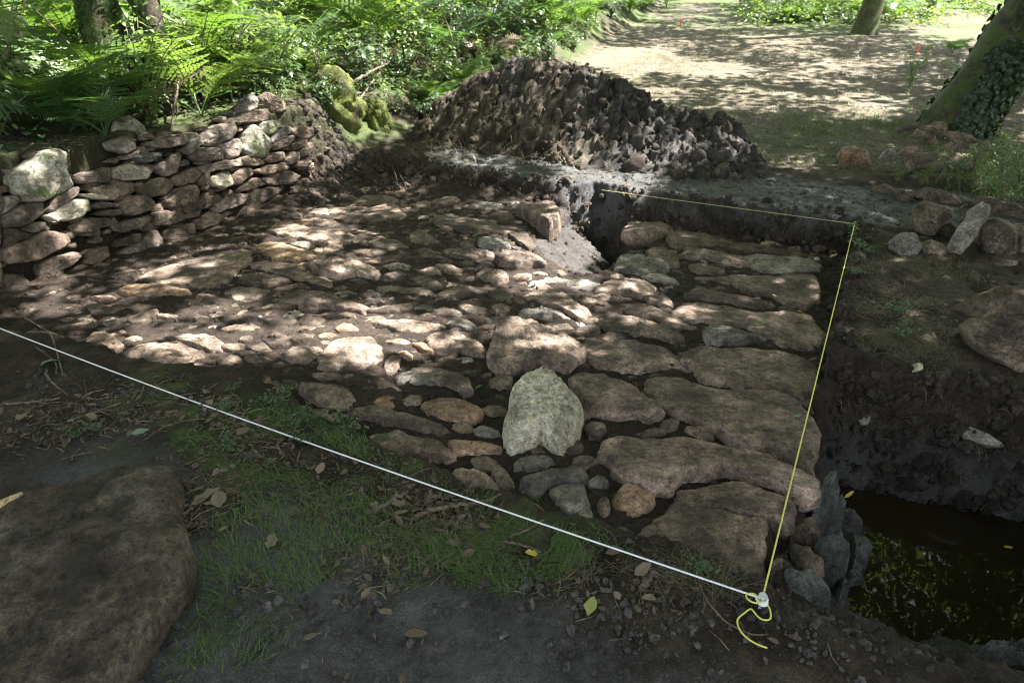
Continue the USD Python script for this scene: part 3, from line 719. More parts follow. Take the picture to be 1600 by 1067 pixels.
# ------------------------------------------------------------------ the dry stone wall
WN = np.array([-A2[0], -A2[1], 0.0])                    # faces the trench
WU = np.array([B2[0], B2[1], 0.0])
lean = .16
WV = np.array([A2[0] * lean, A2[1] * lean, 1.0]); WV /= np.linalg.norm(WV)
WNN = np.cross(WU, WV); WNN = WNN if WNN @ WN > 0 else -WNN
W0 = np.r_[xy(4.66, 0), -.15]
def on_wall(px, py):
    d = ray(px, py); o = np.array([0, 0, EYE]) - W0
    k = -(o @ WNN) / (d @ WNN); P = o + d * k
    return np.array([P @ WU, P @ WV])
wall = thing('dry_stone_wall', 'low dry stone wall of rough brown field stones along the left of the trench', 'wall')
W_ = '''m|12,278 28,262 60,240 85,237 98,243 100,270 108,290 85,302 65,312 40,310 20,300|.16
g|110,280 130,270 165,262 170,275 165,284 120,288|.09
p|172,265 195,257 222,262 232,270 222,280 195,282 175,278|.10
g|0,308 18,306 26,315 15,325 0,335|.08
g|0,340 15,325 40,317 62,318 63,332 45,345 25,355 0,355|.10
g|65,330 75,312 105,295 118,292 117,305 95,320 75,330|.08
p|65,338 85,325 110,313 130,312 135,328 120,338 100,345 80,347|.12
p|120,304 140,303 163,308 162,312 140,312|.12
b|138,295 155,290 180,285 202,285 204,295 190,305 170,312 150,305|.09
g|136,322 150,316 180,318 180,322 150,327|.10
g|145,335 160,328 187,326 188,334 165,338|.10
d|182,318 200,308 220,304 238,315 230,328 205,337 190,335|.10
g|28,358 45,348 68,347 68,355 45,364|.07
b|0,358 20,357 40,367 20,378 0,388|.10
b|0,390 40,372 75,360 100,368 105,380 75,395 40,408 10,413 0,405|.12
d|110,355 125,342 150,340 168,342 165,352 140,362 115,362|.08
g|172,352 190,345 225,337 232,340 220,352 195,362 178,362|.12
d|185,375 200,365 215,365 212,378 195,384 180,385|.08
b|185,395 210,378 238,358 250,375 250,390 235,402 205,408|.12
d|130,395 145,388 165,385 166,400 150,412 128,412|.08
b|60,410 85,400 110,395 125,398 110,412 85,425 60,440|.09
d|235,335 255,330 280,330 285,342 260,352 238,352|.09
b|210,290 235,280 255,278 268,290 255,303 235,308 215,300|.09
b|250,310 270,295 300,290 308,300 300,315 280,322 262,315|.11
b|235,260 255,250 275,238 280,245 270,270 255,275|.07
d|265,280 285,268 300,262 312,272 300,285 275,290|.08
g|205,287 215,283 220,288 210,292|.06
g|168,222 185,215 205,222 210,232 195,240 172,235|.10
g|190,245 205,238 222,228 225,232 205,248 192,250|.07
u|205,245 220,240 248,238 250,243 222,257 208,252|.11
g|225,225 250,218 285,212 290,222 270,230 245,232|.10
g|283,235 290,222 310,212 316,220 305,232 293,242|.08
g|308,222 315,208 340,195 360,193 365,207 350,220 325,228|.11
g|294,243 310,232 335,233 348,240 345,248 320,253 300,250|.13
g|335,228 355,220 370,218 374,235 365,245 352,248|.10
m|384,198 393,195 403,208 415,222 417,235 405,246 385,245 375,235 378,215|.14
g|305,262 330,254 370,249 373,258 345,266 315,270|.12
b|370,250 380,243 400,248 412,256 395,260 378,260|.09
m|395,195 415,188 432,190 435,200 420,210 408,208|.09
g|417,222 430,205 445,197 452,203 440,215 425,225|.10
g|420,228 435,218 452,212 456,218 445,228 428,234|.10
b|450,205 465,198 485,200 485,215 470,217 455,210|.09
d|452,228 465,220 478,220 470,230 455,233|.08
b|465,235 475,225 490,222 488,235 470,246|.07
b|405,250 420,240 440,237 442,247 420,255|.09
g|442,250 452,238 463,237 462,250 450,258|.09
d|455,258 470,250 485,252 475,262 460,262|.07
b|360,275 368,265 388,262 390,273 372,285 360,290|.10
d|365,298 375,288 395,278 405,285 390,295 370,300|.09
p|325,278 340,270 355,270 358,288 345,295 328,290|.10
b|390,268 410,260 440,255 440,265 415,272|.08
d|405,280 425,272 450,268 465,275 455,285 425,290|.08
b|250,315 265,302 290,293 308,298 305,315 285,322 262,325|.10
d|285,320 310,308 340,305 345,312 320,325 290,333|.08
b|330,322 345,308 365,302 385,305 375,318 350,328 335,332|.11
d|375,308 395,298 420,292 440,292 430,305 405,318 385,322|.08
d|375,325 395,315 405,320 410,330 390,340 370,338|.08
d|405,320 430,305 440,310 425,322 410,328|.07
b|350,192 375,180 410,170 420,180 425,185 400,192 370,192|.10
d|315,270 322,266 326,285 312,292 306,282|.07
d|255,360 280,352 300,350 300,372 275,380 255,372|.08
d|258,392 285,378 300,380 290,395 268,402|.07
d|300,345 330,332 345,338 335,352 308,358|.07
b|42,458 60,450 80,452 88,470 85,490 65,497 48,480|.13
b|55,440 65,420 90,412 95,425 78,445 60,450|.10
d|95,440 110,420 130,412 138,425 115,440|.09
d|0,430 20,428 42,440 40,460 15,465 0,462|.10
d|5,478 25,470 40,482 30,497 8,498|.07
d|-30,300 -4,296 -2,330 -25,335|.1
b|-40,345 -4,340 -4,385 -35,392|.1
d|-45,405 -5,400 -4,445 -35,452|.1'''
for k, line in enumerate(W_.split('\n')):
    c_, s_, h_ = line.split('|')
    uv = np.array([on_wall(*p) for p in pairs(s_)])
    c = uv.mean(0); uv = c + (uv - c) * 1.1
    base = float(np.clip(c[1] * 0, 0, 0))
    h = float(h_)
    c_ = {'g': 'kkkg'[k % 4], 'b': 'kdb'[k % 3]}.get(c_, c_)
    v, f = blob(uv - c, h * .65, .14, 700 + k, 5.5, 4, .16)
    P = W0 + (v[:, :1] + c[0]) * WU + (v[:, 1:2] + c[1]) * WV + (v[:, 2:] + .015) * WNN
    if np.dot(np.cross(WU, WV), WNN) < 0: f = f[:, ::-1]
    obj('stone', (P, f), MATS[c_], wall, 30)

fill = MB(); r = np.random.default_rng(15)
wallp = [Polygon([on_wall(*q_) for q_ in pairs(l.split('|')[1])]).buffer(0) for l in W_.split('\n')]
lo_, hi_ = np.array([p_.bounds for p_ in wallp])[:, :2].min(0), np.array([p_.bounds for p_ in wallp])[:, 2:].max(0)
n_f = 0
from shapely import unary_union
hull = unary_union([p_.buffer(.09) for p_ in wallp]).buffer(-.05)
for k in range(1500):
    c = r.uniform(lo_, hi_)
    if not hull.contains(Point(c)) or any(p_.buffer(-.01).contains(Point(c)) for p_ in wallp): continue
    rad = r.uniform(.03, .07); th = np.sort(r.uniform(0, 6.28, 7))
    o = np.c_[np.cos(th) * rad * 1.4, np.sin(th) * rad * .6]
    v, f = blob(o, .05, .06, k, 4, 3, .15, n=12, m=5)
    P = W0 + (v[:, :1] + c[0]) * WU + (v[:, 1:2] + c[1]) * WV + (v[:, 2:] - .02) * WNN
    if np.dot(np.cross(WU, WV), WNN) < 0: f = f[:, ::-1]
    fill.add(P, f); n_f += 1
    if n_f > 150: break
tag(obj('small_stones', fill.get(), 'stone_dark', wall, 42), kind='stuff')
# ------------------------------------------------------------------ the heap of dug soil
def at_y(px, py, y):
    d = ray(px, py); return np.array([0, 0, EYE]) + d * (y / d[1])
base_px = [(610, 205), (660, 222), (760, 240), (900, 262), (1040, 276), (1140, 285), (1225, 280)]
crest_px = [(655, 190), (690, 150), (750, 113), (825, 94), (900, 105), (980, 134), (1050, 172), (1120, 192), (1180, 222), (1222, 268)]
fb_ = np.array([at(p[0], p[1], 0)[:2] for p in base_px])
cr = []
for p in crest_px:
    x0 = at(p[0], 260, 0)[0]
    yr = np.interp(x0, fb_[:, 0], fb_[:, 1]) + .95
    cr.append(at_y(p[0], p[1], yr))
cr = np.array(cr)
def heap_z(x, y):
    yf = np.interp(x, fb_[:, 0], fb_[:, 1]); yr = np.interp(x, cr[:, 0], cr[:, 1]); zr = np.interp(x, cr[:, 0], cr[:, 2])
    u = np.where(y < yr, (yr - y) / np.maximum(yr - yf, .2), (y - yr) / 1.15)
    prof = np.clip(1 - u, -.8, 1)
    prof = np.where(prof > .8, .8 + (prof - .8) * (1 - .5 * (prof - .8) / .2 * .6), prof)
    ends = sm(fb_[0, 0] - .15, fb_[0, 0] + .25, x) * sm(fb_[-1, 0] + .15, fb_[-1, 0] - .2, x)
    z = (zr * ends) * prof - .12 * (1 - ends)
    k = np.clip(prof * 4, 0, 1) * np.maximum(ends, .2)
    b = np.abs(fb(x, y, 4.5, 2, 61)) * .20 + np.abs(fb(x, y, 11, 3, 62)) * .17 * (.25 + 1.5 * sm(-.12, .15, fb(x, y, 1.8, 2, 65))) + np.abs(fb(x, y, 30, 2, 63)) * .06 + fb(x, y, 2.0, 2, 64) * .14
    return z + (b - .03) * k
hx = np.arange(fb_[0, 0] - .3, fb_[-1, 0] + .3, .016); hy = np.arange(5.9, 9.6, .018)
HX, HY = np.meshgrid(hx, hy); HZ = heap_z(HX, HY)
heap = thing('soil_heap', 'big heap of dark crumbly dug soil behind the trench, beside the straw-covered path', 'soil heap')
hv = np.stack([HX, HY, HZ], -1).reshape(-1, 3); hi = np.arange(HX.size).reshape(HX.shape)
hq = np.stack([hi[:-1, :-1], hi[:-1, 1:], hi[1:, 1:], hi[1:, :-1]], -1).reshape(-1, 4)
hq = hq[(hv[hq][:, :, 2] > ground(hv[hq][:, :, 0], hv[hq][:, :, 1]) - .06).any(1) & (st(hv[hq][:, :, 0], hv[hq][:, :, 1])[1] > 4.15).all(1)]
uq, inv_ = np.unique(hq.ravel(), return_inverse=True); hv = hv[uq]; hq = inv_.reshape(-1, 4)
hk = (.2 + 1.5 * sm(.38, .62, meshkit.fbm(hv * 3.1, 2, 320)))[:, None]
hv = hv + hk * np.stack([meshkit.fbm(hv * 13, 3, 311) - .5, meshkit.fbm(hv * 13, 3, 312) - .5, meshkit.fbm(hv * 16, 3, 313) - .5], -1) * .10 + np.stack([meshkit.fbm(hv * 40, 2, 314) - .5, meshkit.fbm(hv * 40, 2, 315) - .5, meshkit.fbm(hv * 40, 2, 316) - .5], -1) * .034
hm = obj('soil', (hv, hq), 'ground', heap, True)
hc = np.zeros((len(hv), 3))
nn_ = fb(hv[:, 0], hv[:, 1], 2.2, 3, 70)
hc[:, 0] = .5 * sm(-.3, .8, hv[:, 0] + 2 * nn_)
hc[:, 1] = .75 * sm(.75, -.1, hv[:, 0] + 2.5 * nn_) * sm(-.15, .12, fb(hv[:, 0], hv[:, 1], 14, 3, 71))
UsdGeom.PrimvarsAPI(UsdGeom.Mesh(hm)).CreatePrimvar('cover', Sdf.ValueTypeNames.Color3fArray, 'vertex').Set(Vt.Vec3fArray.FromNumpy(hc.astype(np.float32)))
ico = trimesh.creation.icosphere(1)
_cr = np.random.default_rng(88)
CLODS = [ico.vertices * _cr.uniform(.65, 1.25, 3) * (1 + (meshkit.noise(ico.vertices * 1.7 + _cr.uniform(0, 50, 3), i) - .5)[:, None] * .9) for i in range(24)]
def clods(n, pos, r0, r1, seed):
    r = np.random.default_rng(seed); mb = MB()
    for i in range(n):
        x, y, z = pos(r); rad = r0 * (r1 / r0) ** (r.uniform() ** 2.2)
        v = CLODS[r.integers(0, 24)] * rad; a = r.uniform(0, 6.28); c_, s_ = math.cos(a), math.sin(a)
        v = np.c_[v[:, 0] * c_ - v[:, 1] * s_, v[:, 0] * s_ + v[:, 1] * c_, v[:, 2]]
        mb.add(v + np.array([x, y, z + rad * .25]), ico.faces)
    return mb.get()
def heap_pos(r):
    while True:
        x = r.uniform(fb_[0, 0], fb_[-1, 0] + .1); y = r.uniform(6.2, 8.0)
        z = HZ[min(int((y - hy[0]) / .018), len(hy) - 1), min(max(int((x - hx[0]) / .016), 0), len(hx) - 1)]
        if z > -.03: return x, y, max(z, gz(x, y))
tag(obj('big_clods', clods(70, heap_pos, .03, .085, 18), 'earth_clod', heap, 50), kind='stuff')
tag(obj('clods', clods(1400, heap_pos, .006, .038, 8), 'earth_clod', heap, False), kind='stuff')

def surf(x, y): return np.maximum(ground(x, y), np.where((x > hx[0]) & (x < hx[-1]) & (y > 5.95) & (y < 9.5), heap_z(x, y), -9))

def shit(px, py):
    d = ray(px, py); P = np.array([0, 0, EYE]) + _tt[:, None] * d
    dz = P[:, 2] - surf(P[:, 0], P[:, 1]); k = max(int(np.argmax(dz < 0)), 1)
    a = dz[k - 1] / (dz[k - 1] - dz[k] + 1e-12)
    return P[k - 1] * (1 - a) + P[k] * a

# ------------------------------------------------------------------ stones that lie loose
def standing(name, s, code, label, cat='stone', depth=None, thick=.6, facets=4, rough=.14, tilt=.25, p=7.0, sink=.02, group=None, k=0, push=.45):
    """A loose stone: seen outline, set upright where its foot meets the ground, with a real thickness."""
    px = pairs(s); lo = px[np.argmax(px[:, 1])]
    g = hit(lo[0], lo[1] - 2) if depth is None else at_y(lo[0], lo[1], depth)
    mid = ray(px[:, 0].mean(), px[:, 1].mean()); hd = np.array([mid[0], mid[1], 0]); hd /= np.linalg.norm(hd)
    w = np.ptp(px[:, 0]) / FPX * np.linalg.norm(g - np.array([0, 0, EYE])); hgt = np.ptp(px[:, 1]) / FPX * np.linalg.norm(g - np.array([0, 0, EYE]))
    th = min(w, hgt * 1.3) * thick
    ez = -hd * math.cos(tilt) + np.array([0, 0, math.sin(tilt)])
    ex = np.cross(np.array([0, 0, 1.0]), ez); ex /= np.linalg.norm(ex); ey = np.cross(ez, ex)
    p0 = g + hd * th * push
    uv = []
    for a, b in px:
        d = ray(a, b); o = np.array([0, 0, EYE]) - p0; q_ = o + d * (-(o @ ez) / (d @ ez)); uv.append((q_ @ ex, q_ @ ey))
    uv = np.array(uv); c = uv.mean(0); uv = c + (uv - c) * 1.1
    v, f = blob(uv - c, th * .5, th * .5, 300 + int(px[0, 0]) + k, p, facets, rough)
    P = p0 + (v[:, :1] + c[0]) * ex + (v[:, 1:2] + c[1]) * ey + v[:, 2:] * ez
    P[:, 2] -= sink
    pr = obj(name, (P, f), MATS[code], None, 30)
    return tag(pr, label, cat, group)

def lying(name, s, code, label, h, cat='stone', depth_z=None, facets=3, rough=.12, p=3.5, hb=.12, grow=1.05, group=None, zoff=0.0, tilt=None, n=None, m=None, crease=0.0):
    """A loose stone seen from above: far rim at its top, near rim at the ground."""
    px = pairs(s); y0, y1 = px[:, 1].min(), px[:, 1].max(); out = []
    for a, b in px:
        k = (y1 - b) / (y1 - y0); z = (hit(a, min(b, 1060))[2] if depth_z is None else depth_z) + 0
        if depth_z is None:
            z = hit(px[:, 0].mean(), min(y1, 1050))[2]
        out.append(at(a, b, z + h * (.1 + .8 * k))[:2])
    w = np.array(out); c = w.mean(0); z0 = gz(c[0], c[1]) if depth_z is None else depth_z
    w = c + (w - c) * grow
    rise = None if tilt is None else (lambda x, y: x * tilt[0] + y * tilt[1])
    v, f = blob(w - c, h, hb, 900 + int(px[0, 0]), p, facets, rough, n=n, m=m, rise=rise, crease=crease)
    return tag(obj(name, (v + np.array([c[0], c[1], z0 + zoff]), f), MATS[code], None, 30), label, cat, group)

lying('boulder', '795,640 800,605 822,580 845,568 868,577 885,600 905,622 918,640 910,660 902,680 896,700 878,710 860,700 845,688 838,698 820,705 803,703 790,690 787,668', 'p',
      'big pale lichen-grey boulder lying on top of the stone paving', .17, 'boulder', depth_z=float(floor_z(*at(850, 650, -.1)[:2])), facets=3, rough=.13, p=4.5)
lying('stone', '806,492 815,478 845,476 875,480 895,490 890,498 865,500 840,508 820,508', 'g', 'cracked pale grey stone sitting above the paving near the pit', .12, depth_z=-.19, facets=4)
lying('stone', '893,500 903,497 912,505 918,522 908,524', 'w', 'small bright white sunlit chip of stone beside the cracked grey stone', .06, depth_z=-.19)
lying('stone', '812,452 824,442 850,437 862,441 846,451 826,457', 'p', 'pale sunlit wedge of stone below the pit', .04, depth_z=-.19)
lying('slab', '-60,780 0,742 40,730 100,716 160,694 210,684 255,688 266,716 279,780 308,878 300,915 275,940 250,975 235,1010 205,1062 170,1110 0,1130 -60,1100', 's',
      'huge dark brown rough slab lying in the near left corner', .16, 'slab', facets=5, rough=.07, p=14, grow=1.0, n=200, m=42, crease=.05)
standing('stone', '1311,240 1320,228 1350,230 1360,255 1355,265 1315,264', 'o', 'squared brown block alone at the edge of the grey clay', thick=1.0, facets=3)
standing('stone', '1423,212 1440,195 1470,188 1482,190 1480,202 1450,208 1432,218', 'b', 'long brown stone topmost against the ivy-covered trunk', thick=.8)
standing('stone', '1445,206 1455,200 1468,224 1452,228 1443,222', 'b', 'small upright dark stone under the topmost brown stone', thick=.8)
standing('stone', '1458,214 1470,203 1510,205 1530,220 1500,224 1475,222', 'b', 'long dark stone leaning at the right foot of the ivy-covered trunk', thick=.7)
standing('stone', '1472,228 1490,218 1520,225 1532,240 1500,242 1480,236', 'b', 'dark brown stone behind the branch, right of the upright one', thick=.7)
standing('stone', '1368,250 1385,232 1398,230 1402,248 1380,254', 'g', 'grey wedge-shaped stone at the left end of the branch', thick=.8)
standing('stone', '1400,240 1420,226 1440,230 1442,244 1420,248 1402,246', 'b', 'brown stone just under the branch, above the log', thick=.8)
standing('stone', '1362,264 1385,252 1412,248 1414,260 1390,268', 'g', 'low pale flat stone touching the cut end of the log', thick=.8)
standing('stone', '1430,318 1445,312 1480,320 1490,330 1478,345 1460,367 1435,370 1430,345', 'd', 'dark squared block at the left of the loose rubble pile', thick=.9)
standing('slab', '1478,392 1500,352 1518,325 1535,311 1547,320 1545,335 1530,360 1515,380 1500,400 1485,400', 'g', 'pale slab tilted up on the front of the rubble pile', 'slab', thick=.5, tilt=.5)
standing('stone', '1540,342 1560,338 1585,350 1592,385 1560,402 1540,392 1533,365', 'd', 'rounded dark grey stone right of the tilted slab', thick=.9)
standing('stone', '1392,374 1410,362 1430,365 1442,382 1425,404 1405,402 1390,387', 'g', 'grey lichen-spotted stone nearest the yellow line, left of the tilted slab', thick=.9, tilt=.6)
standing('stone', '1440,380 1455,370 1475,378 1480,392 1455,400 1442,392', 'b', 'small dark stone wedged between the grey stone and the tilted slab', thick=.9)
standing('stone', '1463,352 1490,345 1502,358 1490,375 1468,372', 'd', 'dark stone behind the foot of the tilted slab', thick=.9)
standing('stone', '1428,302 1450,290 1485,298 1502,312 1492,325 1455,318', 'd', 'broad dark stone at the back of the rubble pile', thick=.8)
standing('stone', '1515,312 1540,305 1580,315 1610,325 1610,348 1570,345 1545,338', 'd', 'long dark stone behind the top of the tilted slab', thick=.8)
standing('stone', '1396,297 1412,292 1427,305 1415,317 1400,310', 'd', 'small dark lump of stone at the back left of the rubble pile', thick=.9)
standing('stone', '1577,350 1610,345 1615,402 1592,398', 'd', 'dark stone cut by the right edge, beside the rounded grey one', thick=.8)
standing('stone', '1540,408 1565,400 1592,404 1587,414 1550,416', 'b', 'low flat brown stone in front of the rounded dark grey stone', thick=1.2)
standing('stone', '1466,434 1480,425 1489,430 1483,440', 'p', 'fist-sized pale stone on the trodden baulk right of the yellow line', thick=.9)
standing('stone', '1362,290 1385,284 1400,293 1392,305 1370,303', 'd', 'low dark stone half hidden in grass below the log', thick=.9)
lying('rock', '1492,465 1520,450 1560,442 1640,436 1640,490 1570,487 1530,492 1510,480', 'd', 'large brown rock overhanging at the right edge', .14, 'rock', hb=.2)
standing('rock', '1502,510 1525,494 1560,490 1590,500 1650,520 1650,600 1575,572 1545,558 1522,540', 'd', 'large dark rock under the overhanging one above the pool', 'rock', thick=.7, tilt=.5)
lying('rock', '1532,1004 1550,985 1575,989 1640,1000 1640,1060 1560,1048 1535,1032', 'u', 'grey wet rock at the near right corner of the pool', .16, 'rock', depth_z=-.30, hb=.3)
standing('stone', '1497,674 1515,668 1545,680 1568,696 1540,698 1505,686', 'g', 'pale flat stone embedded in the dark bank above the pool', thick=.8, tilt=.7, push=.0, sink=.0)
standing('stone', '1340,652 1350,644 1360,652 1356,664 1344,664', 'g', 'small pale stone stuck in the bank just right of the paving', thick=.8, tilt=.7, push=.0, sink=.0)
standing('stone', '1413,580 1425,570 1440,568 1442,577 1425,584', 'p', 'little pale stone in the crumbling lip of the bank', thick=.8, tilt=.7, push=.0, sink=.0)
# tumbled stones down the side of the drain
DR = [('1270,805 1280,775 1298,748 1316,722 1320,745 1317,758 1306,766 1300,780 1288,797', -.20, 'u', 'tall greenish grey stone at the head of the drain stones', .2),
      ('1296,792 1305,778 1322,776 1326,786 1312,804 1295,808', -.30, 'u', 'grey stone with a yellow leaf on it beside the pool', .14),
      ('1312,806 1325,788 1333,800 1346,816 1346,828 1325,824', -.42, 'u', 'dark narrow stone running down into the pool', .1),
      ('1278,824 1305,815 1329,828 1334,842 1329,867 1320,892 1305,902 1288,887 1276,860', -.24, 'u', 'biggest grey block among the stones beside the pool', .2),
      ('1331,830 1355,824 1363,830 1356,838 1363,856 1353,882 1332,882', -.44, 'u', 'bluish stone with a notched rim jutting over the water', .08),
      ('1230,855 1245,832 1264,845 1282,870 1292,892 1275,912 1250,907 1235,882', -.2, 'd', 'grey brown stone between the paving and the biggest block', .12),
      ('1225,832 1255,804 1278,806 1282,840 1262,848 1240,838', -.2, 'd', 'dark shadowed stone tucked under the long paving slab', .1),
      ('1236,870 1262,884 1286,894 1302,908 1297,938 1260,950 1228,936 1222,902', -.15, 'u', 'flat-topped grey stone nearest the knotted lines', .14),
      ('1300,900 1322,892 1327,922 1318,950 1302,948', -.34, 'u', 'narrow grey stone below the biggest block at the water', .14),
      ('1308,938 1318,922 1327,947 1321,972 1308,967', -.42, 'u', 'small leaf-shaped stone dipping into the reflection', .06),
      ('1198,895 1215,862 1232,872 1231,906 1218,928 1203,922', -.12, 'd', 'soil-covered stone right of the nearest paving slab', .08),
      ('1325,886 1350,890 1352,900 1330,906', -.47, 'u', 'thin wet sliver of stone at the waterline', .05)]
for s_, z_, c_, l_, h_ in DR:
    lying('rubble_stone', s_, c_, l_, h_, depth_z=z_, hb=.22, facets=3, rough=.09, p=6, grow=1.08)
# two loose rocks on top of the wall
for s_, c_, l_ in [('348,180 375,158 392,147 403,158 400,172 375,180 355,186', 'g', 'grey pointed rock resting on the highest part of the wall'),
                   ('395,157 420,145 440,158 447,174 425,178 405,174', 'd', 'dark brown rock right of the pointed one on the wall'),
                   ('170,214 180,190 200,181 222,195 228,210 218,222 195,216', 'm', 'mossy dark rock standing on the back of the wall')]:
    g_ = on_wall(*pairs(s_).mean(0)); P_ = W0 + g_[0] * WU + g_[1] * WV
    standing('rock', s_, c_, l_, 'rock', depth=float(P_[1] + .12), thick=.8, sink=.0)

# log, branch and peeled bits
lg = thing('cut_log', 'short grey log with a cut end lying in front of the ivy-covered tree', 'log')
a_, b_ = hit(1415, 268), hit(1512, 268); rr_ = .085
pts = spline([a_ + [0, 0, rr_ * .9], (a_ + b_) / 2 + [0, .05, rr_ * 1.0], b_ + [0, 0, rr_ * .9]], 14)
v, f = tube(pts, rr_, 18, False); v += ((meshkit.fbm(v * 9, 3, 4) - .5) * .03)[:, None] * np.array([1, 1, 1]); obj('bark', (v, f), 'log_wood', lg)
for e, nm in ((0, pts[0]), (1, pts[-1])):
    th = np.arange(18) / 18 * 6.283; ax = pts[1] - pts[0]; ax /= np.linalg.norm(ax); A = np.cross(ax, [0, 0, 1.0]); A /= np.linalg.norm(A); B = np.cross(A, ax)
    ring = nm + rr_ * .98 * (np.cos(th)[:, None] * A + np.sin(th)[:, None] * B); vv = np.vstack([ring, nm + ax * (.006 if e else -.006)])
    obj('cut_end', (vv, np.array([(j, (j + 1) % 18, 18) if not e else ((j + 1) % 18, j, 18) for j in range(18)])), 'stone_brown', lg, False)
def stick(name, px, r0, r1, label, mat='twig_wood', lift=.012, cat='stick', group=None, zs=None, n=24):
    P = []
    for i, (a, b) in enumerate(px):
        g = hit(a, b); P.append(g + [0, 0, lift if zs is None else zs[i]])
    q_ = spline(P, n)
    q_[1:-1] += (np.random.default_rng(int(px[0][0])).uniform(-1, 1, (n - 2, 3))) * r0 * .5
    return tag(obj(name, tube(q_, np.linspace(r0, r1, n), 7), mat), label, cat, group)
stick('branch', [(1397, 222), (1425, 226), (1452, 234), (1490, 246), (1520, 256)], .035, .022, 'long grey branch laid across the stones in front of the leaning tree', zs=[.12, .2, .2, .16, .08], cat='branch')
stick('stick', [(575, 806), (605, 790), (635, 772)], .012, .006, 'thick grey stick pointing up to the white line in the grass')
stick('stick', [(650, 812), (700, 795), (750, 788), (782, 775)], .009, .004, 'long thin stick lying under the white line by the grass')
stick('stick', [(600, 800), (630, 812), (655, 815)], .006, .003, 'short forked twig beside the thick grey stick')
stick('stick', [(795, 842), (830, 828), (850, 815)], .005, .003, 'thin twig pointing at the pale flat paving stone')
stick('stick', [(785, 850), (815, 855), (845, 866)], .005, .003, 'dark twig among the grass left of the green tuft')
stick('stick', [(1005, 925), (1015, 905), (1022, 898)], .012, .008, 'short grey stub of wood in the mud under the white line')
stick('stick', [(40, 500), (62, 512), (85, 535), (92, 560), (100, 590)], .005, .003, 'pale crooked root at the left end of the white line')
stick('stick', [(58, 546), (78, 560), (90, 580), (88, 588)], .006, .003, 'pale curling root on the dark mud at the left')
stick('stick', [(75, 580), (82, 600), (100, 615), (108, 622)], .006, .003, 'lower pale root in the leaf litter at the left')
stick('stick', [(110, 660), (170, 640), (190, 633)], .004, .003, 'straight pale stem across the litter above the huge slab')
stick('stick', [(0, 635), (45, 632), (95, 625)], .005, .004, 'greenish stem at the left edge above the huge slab')
stick('stick', [(235, 685), (265, 668), (300, 660)], .004, .003, 'thin dark twig above the right end of the huge slab')
stick('stick', [(1090, 905), (1110, 950), (1150, 985), (1200, 995)], .003, .002, 'thin dark root curving under the knot of lines')
stick('stick', [(1280, 335), (1300, 332), (1330, 331)], .004, .004, 'pale splinter on the grey clay behind the trench')
stick('dead_branch', [(548, 170), (575, 160), (610, 148)], .02, .012, 'broken pale dead branch sticking out between the mossy stumps', zs=[.25, .3, .36], cat='branch')
stick('dead_branch', [(560, 190), (580, 172), (598, 160)], .012, .008, 'shorter dead branch below the pale one by the mossy stumps', zs=[.16, .26, .34], cat='branch')
stick('stick', [(268, 210), (280, 195), (292, 175)], .012, .006, 'thin dark stem standing on the back of the wall', zs=[.02, .15, .34])
pw = [hit(14, 880) + [0, 0, .21], hit(40, 868) + [0, 0, .22], hit(70, 852) + [0, 0, .22]]
tag(obj('bark_strip', tube(spline(pw, 14), np.linspace(.014, .006, 14), 6), 'peeled_wood'), 'splintered yellow strip of wood on the left edge of the huge slab', 'wood splinter')

# ------------------------------------------------------------------ lines, nail, pegs
pin = hit(1188, 948); pin = np.array([pin[0], pin[1], max(pin[2], -.02)])
zt = pin[2] + .035
def line(name, pts, rad, mat, label, twist=True):
    pts = np.asarray(pts)
    return tag(obj(name, tube(pts, rad, 6), mat), label, 'string')
pA = np.array([pin[0], pin[1], zt]); pB = at(-60, 490, .06); 
line('white_string', [pA * (1 - k) + pB * k - np.array([0, 0, .03 * math.sin(math.pi * k)]) for k in np.linspace(0, 1, 24)], .0031, 'string_white', 'taut white line along the near side of the trench')
pC = at(1335, 352, .03)
ys = thing('yellow_string', 'taut yellow line along the right side of the trench with loose tail', 'string')
obj('taut_line', tube([pA * (1 - k) + pC * k for k in np.linspace(0, 1, 24)], .0028, 6), 'string_yellow', ys)
lp = np.array([(118, 778), (95, 800), (60, 785), (55, 770), (88, 768), (118, 792), (132, 795), (148, 825), (140, 850), (110, 845), (75, 810), (50, 825), (25, 850), (28, 875), (70, 925), (135, 955)]) / 2.387 + np.array([1140, 620])
pts = np.array([hit(a, b) + [0, 0, .022] for a, b in lp])
for i in range(5): pts[i, 2] += .014
obj('loose_tail', tube(spline(pts, 90), .0026, 6), 'string_yellow', ys)
pD = at(940, 299, .02)
line('far_string', [pC * (1 - k) + pD * k + np.array([0, 0, .01]) for k in np.linspace(0, 1, 30)], .0022, 'string_faded', 'faded yellow line along the far lip of the trench')
nl = thing('survey_nail', 'steel nail with a knot of white line at the near right corner', 'nail')
obj('nail', tube([pin + [0, 0, -.08], pin + [0, 0, .045]], .006, 8), 'steel', nl)
hd_ = trimesh.creation.cylinder(.012, .005, sections=14); hd_.apply_translation(pin + [0, 0, .047]); obj('nail_head', hd_, 'steel', nl, 40)
kn = MB()
for i in range(6):
    th = np.linspace(0, 6.283, 18); tl = rng.uniform(-.5, .5, 2)
    rr2 = .012 + .004 * rng.uniform()
    kn.add(*tube(pin + np.c_[np.cos(th) * rr2, np.sin(th) * rr2, .022 + .006 * i / 3 + tl[0] * .012 * np.cos(th) + tl[1] * .012 * np.sin(th)], .0034, 6))
obj('knot', kn.get(), 'string_white', nl)
